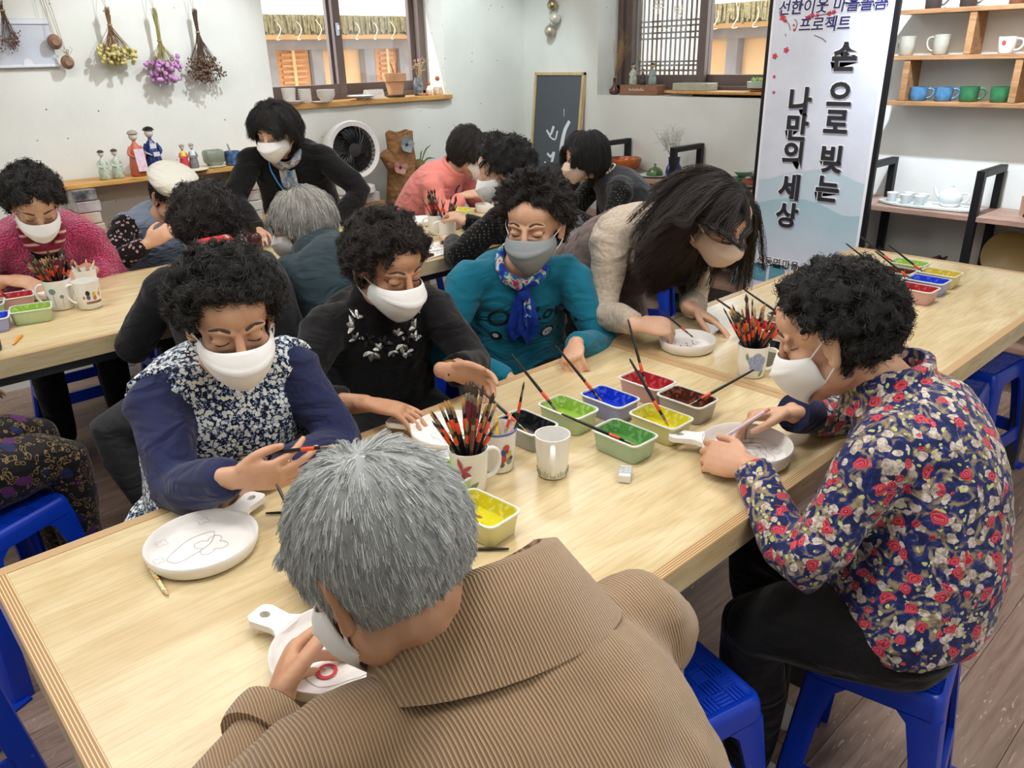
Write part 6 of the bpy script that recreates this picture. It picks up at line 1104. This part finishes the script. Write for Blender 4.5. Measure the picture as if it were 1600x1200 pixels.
t = thing('tissue_box', 'flat grey-green stone box on the oval board', 'box', (4.36, 3.03, Z2 + .032)); G().box((0, 0, .022), (.11, .26, .044)).build('box_body', mat('stone_green', '#a3a48f', .5, var=(14, '#b5b5a2')), t, 0, .004); G().box((0, 0, .0445), (.06, .2, .002)).build('lid_panel', mat('stone_dark', '#8d8f7c', .5), t, 0)
t = pot('succulent_bowl', 'pale celadon bowl of succulents on the oval board', 'plant', 4.36, 2.575, Z2 + .032, [(.05, 0), (.06, .004), (.06, .014), (.05, .016)], mat('redbrown_glaze', '#9c4a35', .3), 24, part='saucer'); G().lathe([(.05, .014), (.075, .022), (.078, .055), (.072, .056), (.001, .045)], 28).build('bowl', mat('celadon', '#b8c4b8', .3), t, 40)
g = G(); rg = random.Random(9)
for cx, cy, s in ((-.02, .03, .022), (.02, -.03, .022), (0, 0, .018), (-.03, -.02, .015), (.03, .02, .016)):
    for i in range(10): a = i * .63 + rg.random() * .2; g.ell((cx + s * .6 * math.cos(a), cy + s * .6 * math.sin(a), .055 + .006 * (i % 3)), (s * .35, s * .35, s * .55), 6, 4)
g.build('succulents', mat('succulent_green', '#8fae5c', .6, var=(60, '#b5c878')), t)
# ------------------------------------------------------------------ stools
for x, y, rz, lb in ((1.365, .405, 12, 'blue stool under the woman in the rose-print shirt'), (.94, .64, -14, 'blue stool half covered by the corduroy jacket'), (.52, .20, 12, 'blue stool under the man in corduroy'), (3.08, .81, -5, 'blue stool pushed under the far table, whole side showing'), (2.72, .80, 8, 'blue stool under the far table behind the rose-print shirt'),
                     (.60, 1.72, 0, 'blue stool under the woman in the daisy-print dress'), (1.13, 1.87, 8, 'blue stool under the woman in the black jewelled sweater'), (1.64, 1.84, 15, 'blue stool under the woman in teal'), (.17, 2.24, 25, 'blue stool under the purple leaf-print trousers'), (-.12, 1.74, 10, 'blue stool at the picture edge beside the near table corner'),
                     (.92, 2.17, 5, 'blue stool under the woman with the red scarf'), (1.33, 2.05, -5, 'blue stool under the person in the dark teal jacket'), (2.36, 2.13, 10, 'blue stool under the black quilted vest'), (3.28, 2.50, 30, 'blue stool under the woman with the fringe'), (.76, 3.83, 0, 'blue stool under the woman in magenta fleece'), (1.27, 3.88, 0, 'blue stool under the person in the beret'), (2.60, 3.74, 10, 'blue stool under the woman in coral'), (1.92, 2.46, 20, 'empty blue stool behind the woman in teal'), (1.72, 2.30, 0, 'empty blue stool behind the black jewelled sweater')): stool(x, y, rz, lb)
# ------------------------------------------------------------------ accessories
def kid(key, *names):
    for c in PEOPLE[key]['t'].children:
        if c.name.split('.')[0] in names: return c
def bvh_of(key, *names):
    c = kid(key, *names); me = c.data; return BVHTree.FromPolygons([v.co for v in me.vertices], [p.vertices for p in me.polygons])
class Chest:
    """points on the front (or back) of a garment: u towards the wearer's right, v down from the neck"""
    def __init__(s, key, names=('sweater', 'jacket', 'shirt', 'vest'), back=False, tilt=0., far=.20):
        s.far = far
        p = PEOPLE[key]; s.p = p; s.b = bvh_of(key, *names); s.d = (-1 if back else 1) * p['fw']; s.d = nrm(s.d + p['sp'] * tilt); s.org = np.array(p['org'])
    def at(s, u, v, lift=.002):
        p = s.p; a = p['neck'] + p['Rv'] * u - p['sp'] * v - s.org + s.d * s.far; h = s.b.ray_cast(V(a), V(-s.d)); q = np.array(h[0]) if h[0] is not None else a - s.d * (s.far - .13); return tuple(q + s.d * lift)
def ring_scarf(key, m_, name='scarf', r=.066, th=.022, dz=.012, k=1.12, fwd=.012):
    p = PEOPLE[key]; n0 = p['neck'] - np.array(p['org']); P = []
    for a in np.arange(0, 6.2832, .3): P.append(n0 + p['Rv'] * r * math.cos(a) + p['fw'] * (r * k * math.sin(a) + fwd) + p['sp'] * (dz - .028 * max(math.sin(a), 0) + .012 * max(-math.sin(a), 0)))
    P.append(P[0]); P.append(P[1]); g = G(); g.tube(P, [(th * (1 + .12 * math.sin(5 * i)), th * .7) for i in range(len(P))], 10, side=p['sp'], k=2); g.v = g.v; me = remesh(g, .005, 3); crease(me, .003, key + 's'); return put(name, me, m_, p['t'], 180)
def tail(key, ch, u0, v0, u1, v1, w0, w1, m_, name='scarf_tail', lift=.012, n=12):
    grid = []
    for i in range(n + 1):
        f = i / n; w = w0 + (w1 - w0) * math.sin(min(f * 1.25, 1) * PI / 2) - (w1 * .85 * max(f - .75, 0) / .25 if f > .75 else 0); row = []
        for j in range(6): x = -1 + 2 * j / 5; row.append(ch.at(u0 + (u1 - u0) * f + w * x, v0 + (v1 - v0) * f, lift + .006 * math.cos(x * 4 + f * 5)))
        grid.append(row)
    return G().sheet(grid, .003).build(name, m_, PEOPLE[key]['t'], 60)
def patch(key, ch, u0, u1, v0, v1, m_, name, lift=.004, n=8, v2=None):
    grid = [[ch.at(u0 + (u1 - u0) * j / n, v0 + (v1 - v0) * i / n, lift) for j in range(n + 1)] for i in range(n + 1)]; return G().sheet(grid, .003).build(name, m_, PEOPLE[key]['t'], 60)
def wear_text(key, ch, txt, u, v, size, m_, flip=1, bold=.0, shear=0., name='lettering'):
    me = text_geo(txt, size, 0., bold, 'CENTER', None, shear)
    for q in me.vertices: q.co = V(ch.at(u - flip * q.co.x, v - q.co.y, .0022))
    return put(name, me, m_, PEOPLE[key]['t'], 0)
def glasses(key, m_, w=.021, h=.016):
    p = PEOPLE[key]; M = p['M']; o = p['org']; L_ = lambda q: tuple(M @ V(q) - o); g = G()
    for s in (-1, 1):
        g.tube([L_((s * .031 + w * math.cos(a), .096 - .012 * abs(s * .031 + w * math.cos(a)) / .05, .004 + h * math.sin(a))) for a in np.arange(0, 6.4, .3)], .0016, 6); g.tube([L_((s * .052, .083, .008)), L_((s * .075, .05, .01)), L_((s * .08, -.012, .014))], .0014, 6)
    g.tube([L_((-.011, .096, .006)), L_((0, .1, .009)), L_((.011, .096, .006))], .0015, 6); return g.build('eyeglasses', m_, p['t'])
def f_scarf(t, v, b):
    n = t.noise(28, 3, v, 1.); return t.ramp(n, [(.42, L('#1334a8')), (.5, L('#1c4fd0')), (.54, L('#4f9a5c')), (.58, L('#e6efe4')), (.64, L('#c2447c'))])
BLUSC = cloth('blue_scarf', '#123aa6', .6, wr=.4); FLSC = cloth('floral_scarf', '#1334a8', .6, colf=f_scarf, wr=.3)
ch = Chest('P3'); ring_scarf('P3', FLSC); G().ell(tuple(np.array(ch.at(0, .05, .012))), (.022, .022, .026), 14, 10).build('scarf_knot', BLUSC, PEOPLE['P3']['t'])
tail('P3', ch, .01, .05, .028, .20, .012, .028, BLUSC); tail('P3', ch, -.01, .05, -.018, .21, .012, .034, BLUSC, lift=.016); tail('P3', ch, -.008, .05, -.012, .15, .008, .012, FLSC, lift=.022)
INKB = mat('ink_shirt', '#0c1c24', .7)
wear_text('P3', ch, 'Love', -.09, .125, .066, INKB, 1, .0008, .35); wear_text('P3', ch, 'O', .08, .135, .085, INKB, 1, .0, .3)
g = G(); g.tube([ch.at(-.06 - .01 * i, .155 + .008 * math.sin(i * .7), .002) for i in range(7)], .0012, 5); g.build('lettering_stroke', INKB, PEOPLE['P3']['t'])
for nm, u, v_, r, m_ in (('printed_patch', -.085, .195, .022, INKB), ('printed_patch', -.085, .196, .017, mat('patch_white', '#e6e6e8', .7)), ('printed_patch', .075, .195, .017, INKB), ('printed_patch', .078, .195, .009, MATS['patch_white'])):
    c0 = ch.at(u, v_, .0025 + (.0006 if 'white' in m_.name else 0)); G().rings([[ch.at(u + r * f * math.cos(a), v_ + r * f * math.sin(a) * .9, .0022 + (.0008 if 'white' in m_.name else 0)) for a in np.arange(0, 6.28, .35)] for f in (1, .55, .05)], caps=False).build(nm, m_, PEOPLE['P3']['t'], 180, fix=False)
for u in (-.08, -.091): G().ell(ch.at(u, .196, .0035), (.002, .002, .003), 8, 6).build('patch_eye', INKB, PEOPLE['P3']['t'])
t = thing('orange_scrap', 'tiny orange scrap held in the fingers of the woman in teal', 'scrap', (1.415, 1.335, .765)); G().ell((0, 0, 0), (.009, .006, .005), 10, 8).ell((.006, .002, .001), (.005, .004, .004), 8, 6).build('peel', mat('orange_peel', '#e08a2a', .6), t)
# jewelled neckline and wristwatch of P2
ch = Chest('P2'); SEQ = mat('silver_sequin', '#c9c9c6', .2, .9, bump=(300, .8, .003)); JET = mat('jet_bead', '#1b1b1e', .15)
def leafs(u, v, r, a, m_, nm):
    g = G(); n = 5 if nm == 'jet_flower' else 3
    for k in range(n):
        q = a + (k * 1.2566 if n == 5 else (k - 1) * .95); ux, vx = math.cos(q), -math.sin(q); R_ = []
        for t_, w in ((0, .05), (.3, .8), (.6, 1), (.85, .6), (1, .05)):
            c0 = (u + ux * r * 1.5 * t_, v + vx * r * 1.5 * t_); R_.append([ch.at(c0[0] - vx * r * .42 * w * s_, c0[1] + ux * r * .42 * w * s_, l_) for s_, l_ in ((-1, .001), (0, .0045), (1, .001), (0, .0))])
        g.rings(R_)
    g.build(nm, m_, PEOPLE['P2']['t'], 30)
for i, (u, v, r, a, k) in enumerate(((.10, .05, .014, .5, 0), (.085, .035, .010, 2, 0), (.10, .085, .012, 1, 0), (.07, .09, .013, 4, 1), (.065, .12, .016, 5, 0), (.045, .115, .011, 1, 0), (.03, .105, .014, 2, 1), (.012, .125, .011, 4.6, 0), (-.01, .09, .013, 2, 0), (-.02, .115, .014, 5, 0), (-.03, .14, .013, 4, 0), (-.015, .145, .010, 3, 0), (-.04, .10, .014, 1, 1), (-.06, .115, .015, 2, 0), (-.07, .085, .013, 1, 0), (-.075, .055, .011, 3, 1), (-.09, .04, .011, 1, 0), (-.07, .025, .010, 0, 0))): leafs(u * 1.02, v - .025, r * 1.15, a, JET if k else SEQ, 'jet_flower' if k else 'sequin_leaf')
def band(key, sd, f, r, w, m_, nm):
    p = PEOPLE[key]; s0, el, W = p['arm'][sd]; d = nrm(W - el); c = el + (W - el) * f - np.array(p['org']); return G().tube([c - d * w, c - d * w * .5, c + d * w * .5, c + d * w], [r * .97, r, r, r * .97], 20).build(nm, m_, p['t'], 50)
band('P2', -1, .93, .027, .007, mat('gold_band', '#a88a4a', .25, .9), 'watch_band'); p = PEOPLE['P2']; c = p['arm'][-1][1] + (p['arm'][-1][2] - p['arm'][-1][1]) * .93 - np.array(p['org']); G().ell(tuple(c + np.array([-.018, -.018, .004])), (.008, .008, .010), 12, 8).build('watch_face', mat('watch_dark', '#3a3426', .2, .5), p['t'])
p = PEOPLE['P1']; g = G(); org = np.array(p['org']); pe = p['pel']; g.tube([q - org for q in (pe + UP * .16, pe, pe - UP * .10 + np.array([-.02, .02, 0]), pe - UP * .20 + np.array([-.05, .03, 0]))], [(.165, .14), (.20, .19), (.25, .24), (.28, .26)], 24, side=p['Rv'], k=3); me = remesh(g, .009, 5); crease(me, .010, 'skirt'); put('dress_skirt', me, DAISY, p['t'], 180)
# P4: pinafore apron, glasses, brush
p = PEOPLE['P4']; g = G(); org = np.array(p['org']); pe = p['pel']; pts = [pe - UP * .34 - p['F'] * .02, pe - UP * .15, pe, p['S'](.25), p['S'](.45), p['S'](.58)]
g.tube([q - org for q in pts], [(.24, .20), (.205, .17), (.19, .155), (.185, .15), (.18, .146), (.172, .14)], 22, side=p['Rv'], k=2); me = remesh(g, .008, 5); crease(me, .007, 'ap'); put('pinafore_apron', me, TAUPE, p['t'], 180)
ch = Chest('P4'); patch('P4', ch, -.10, .10, .10, .30, TAUPE, 'apron_bib', .012)
for s in (-1, 1):
    g = G().tube([ch.at(s * .085, v, .012) for v in (.03, .06, .1)], [(.016, .003)] * 3, 8, side=tuple(p['Rv'])); g.build('apron_strap', TAUPE, p['t'])
glasses('P4', mat('black_rim', '#17161a', .3)); glasses('P14', mat('plum_rim', '#4a2a3a', .3))
def held(kind, tip, thru, label):
    d = nrm(np.array(thru) - np.array(tip)); ln = {'slim': .205, 'orange': .178, 'plain': .165, 'wine': .2}[kind]; return brush(kind, tuple(np.array(tip) + d * ln), tip, label, 'brushes held in hands')
held('slim', (1.806, 1.191, .757), (1.633, 1.225, .90), 'black brush with an orange band in the teacher\'s fingers')
tp = PEOPLE['P1']['tips'][1]; m_ = (tp[1] + tp[4]) / 2; m_ = m_ + np.array([-.012, -.016, .004]); held('orange', tuple(m_ + np.array([.055, -.05, .006])), tuple(m_), 'black brush with an orange band in the daisy-dress woman\'s hand')
tp = PEOPLE['P6']['tips'][1]; m_ = (tp[0] + tp[4]) / 2; pencil(tuple(m_ + np.array([.035, -.02, .055])), (1.262, .80, .752), mat('pencil_lilac', '#d8c3cf', .4), 'pale lilac pencil in the fingers of the rose-print woman', 'held pencils', .135)
tp = PEOPLE['P8']['tips'][1]; held('orange', (1.35, 3.36, 1.035), tuple(tp[0]), 'black brush raised beside the white beret')
# P5: folded jacket collar
def collar(key, m_, r0=.066, h=.055, flare=.035, nm='collar'):
    p = PEOPLE[key]; n0 = p['neck'] - np.array(p['org']); grid = []
    for a in np.linspace(-.62 * PI, 1.62 * PI, 40):
        row = []; back = max(-math.sin(a), 0)
        for f, (r, z) in enumerate(((r0, -.02), (r0 - .002, h * .6), (r0 + .003, h), (r0 + .014, h * .95), (r0 + flare * .8, h * .35), (r0 + flare + .008, -.012 - .01 * back))): row.append(tuple(n0 + p['Rv'] * r * 1.08 * math.cos(a) + p['fw'] * (r * math.sin(a) + .005) + p['sp'] * (z - .02 * max(math.sin(a), 0))))
        grid.append(row)
    return G().sheet(grid, .005).build(nm, m_, p['t'], 60)
collar('P5', CORD, .078, .075, .038); collar('P6', ROSE, .06, .05, .02); collar('P10', DTEAL, .066, .045, .03); collar('P9', JBLACK, .066, .03, .02)
for sd, r in ((1, .043),): band('P6', sd, .86, r, .03, cloth('navy_cuff', '#1a1f45', .7), 'cuff')
band('P5', -1, .93, .052, .02, CORD, 'cuff'); band('P5', -1, .985, .044, .012, mat('shirt_dark', '#3b3230', .8), 'shirt_cuff')
# scarves and small touches on the people behind
REDSC = NT('red_leaf_scarf'); v = REDSC.co(); a_ = REDSC.vor(32, v); REDSC.set(Base_Color=REDSC.mix(REDSC.lt(a_.outputs['Distance'], .3), L('#c01a26'), REDSC.ramp(REDSC.noise(30, 2, v), [(.45, L('#4f7a3a')), (.55, L('#e8dcc0'))])), Roughness=.6)
ring_scarf('P9', REDSC.m, r=.062, th=.024, dz=.03); wear_text('P9', Chest('P9', back=True), 'SPORTS', -.10, .085, .03, mat('red_lettering', '#8c1c30', .6), -1, .0004)
MARSC = cloth('maroon_scarf', '#8c2238', .7, colf=lambda t, v, b: t.ramp(t.math('SINE', t.math('MULTIPLY', t.n('ShaderNodeSeparateXYZ', {'Vector': v}).outputs[2], 190.)), [(.3, L('#7d1c30')), (.6, L('#b05a62')), (.9, L('#d8b8ae'))]))
ch = Chest('P7'); patch('P7', ch, -.055, .055, .03, .30, JBLACK, 'inner_shirt', .006); ring_scarf('P7', MARSC, r=.066, th=.022); tail('P7', ch, .01, .05, .03, .21, .016, .035, MARSC); tail('P7', ch, -.01, .05, -.025, .19, .016, .03, MARSC, lift=.016)
GRSC = cloth('grey_blue_scarf', '#8d98a8', .6, colf=lambda t, v, b: t.ramp(t.noise(22, 3, v, 1.), [(.4, L('#8d9bb0')), (.52, L('#c3c9d2')), (.58, L('#b08a7a')), (.66, L('#5d6a86'))]))
ch = Chest('P11'); ring_scarf('P11', GRSC, r=.068, th=.024, dz=.0); tail('P11', ch, .015, .05, .0, .16, .02, .03, GRSC); tail('P11', ch, -.02, .05, -.005, .20, .02, .026, GRSC, lift=.016)
g = G().tube([ch.at(.075, .0, .01)] + [ch.at(.075 - .065 * f, .05 + .17 * f, .02) for f in np.linspace(0, 1, 7)] + [ch.at(-.07 + .06 * f, .22 - .17 * f, .02) for f in np.linspace(0, 1, 7)][::-1], [(.004, .0015)] * 15, 6, k=2); g.build('lanyard', mat('lanyard_blue', '#3f8fd6', .5), PEOPLE['P11']['t'])
ch = Chest('P12'); g = G().tube([ch.at(.0 + .01 * math.sin(i), .03 + .03 * i, .004) for i in range(9)], [(.006, .003)] * 9, 6, side=tuple(PEOPLE['P12']['Rv'])); g.build('zip', mat('zip_navy', '#2b3350', .5), PEOPLE['P12']['t']); collar('P12', CORAL, .058, .05, .012)
p = PEOPLE['P14']; g = G()
for a in np.arange(PI, 2 * PI + .1, .22): g.ell(tuple(p['neck'] - np.array(p['org']) + p['Rv'] * .066 * math.cos(a) + p['fw'] * .066 * math.sin(a) + p['sp'] * .03), (.0055, .0055, .0055), 8, 6)
g.build('bead_necklace', mat('pearl_bead', '#d9d5cc', .25), p['t'])['kind'] = 'stuff'
p = PEOPLE['P8']; M = p['M']; g = G(); g.lathe([(.085, .052), (.092, .06), (.108, .082), (.112, .098), (.098, .118), (.06, .13), (.02, .133), (.001, .133)], 32).xf(Matrix.Translation(-p['org']) @ M @ Matrix.Translation((0, -.02, -.008)) @ Matrix.Rotation(math.radians(-10), 4, 'X'))
g.build('beret', cloth('white_wool', '#d8d6cc', .95), p['t'], 60)
for s in (-1, 1):    # small earrings and vest seams
    p = PEOPLE['P3']; G().ell(tuple(p['M'] @ V((s * .08, -.012, -.04)) - p['org']), (.003, .003, .004), 8, 6).build('earring', mat('pearl_bead', '#d9d5cc', .25), p['t'])
# trousers stripe of P9
p = PEOPLE['P9']; a_ = p['pel'] - np.array(p['org']); b_ = np.array((.66, 2.46, .47)) - np.array(p['org']); d = nrm(b_ - a_)
bpy.data.scenes.remove(TMP)
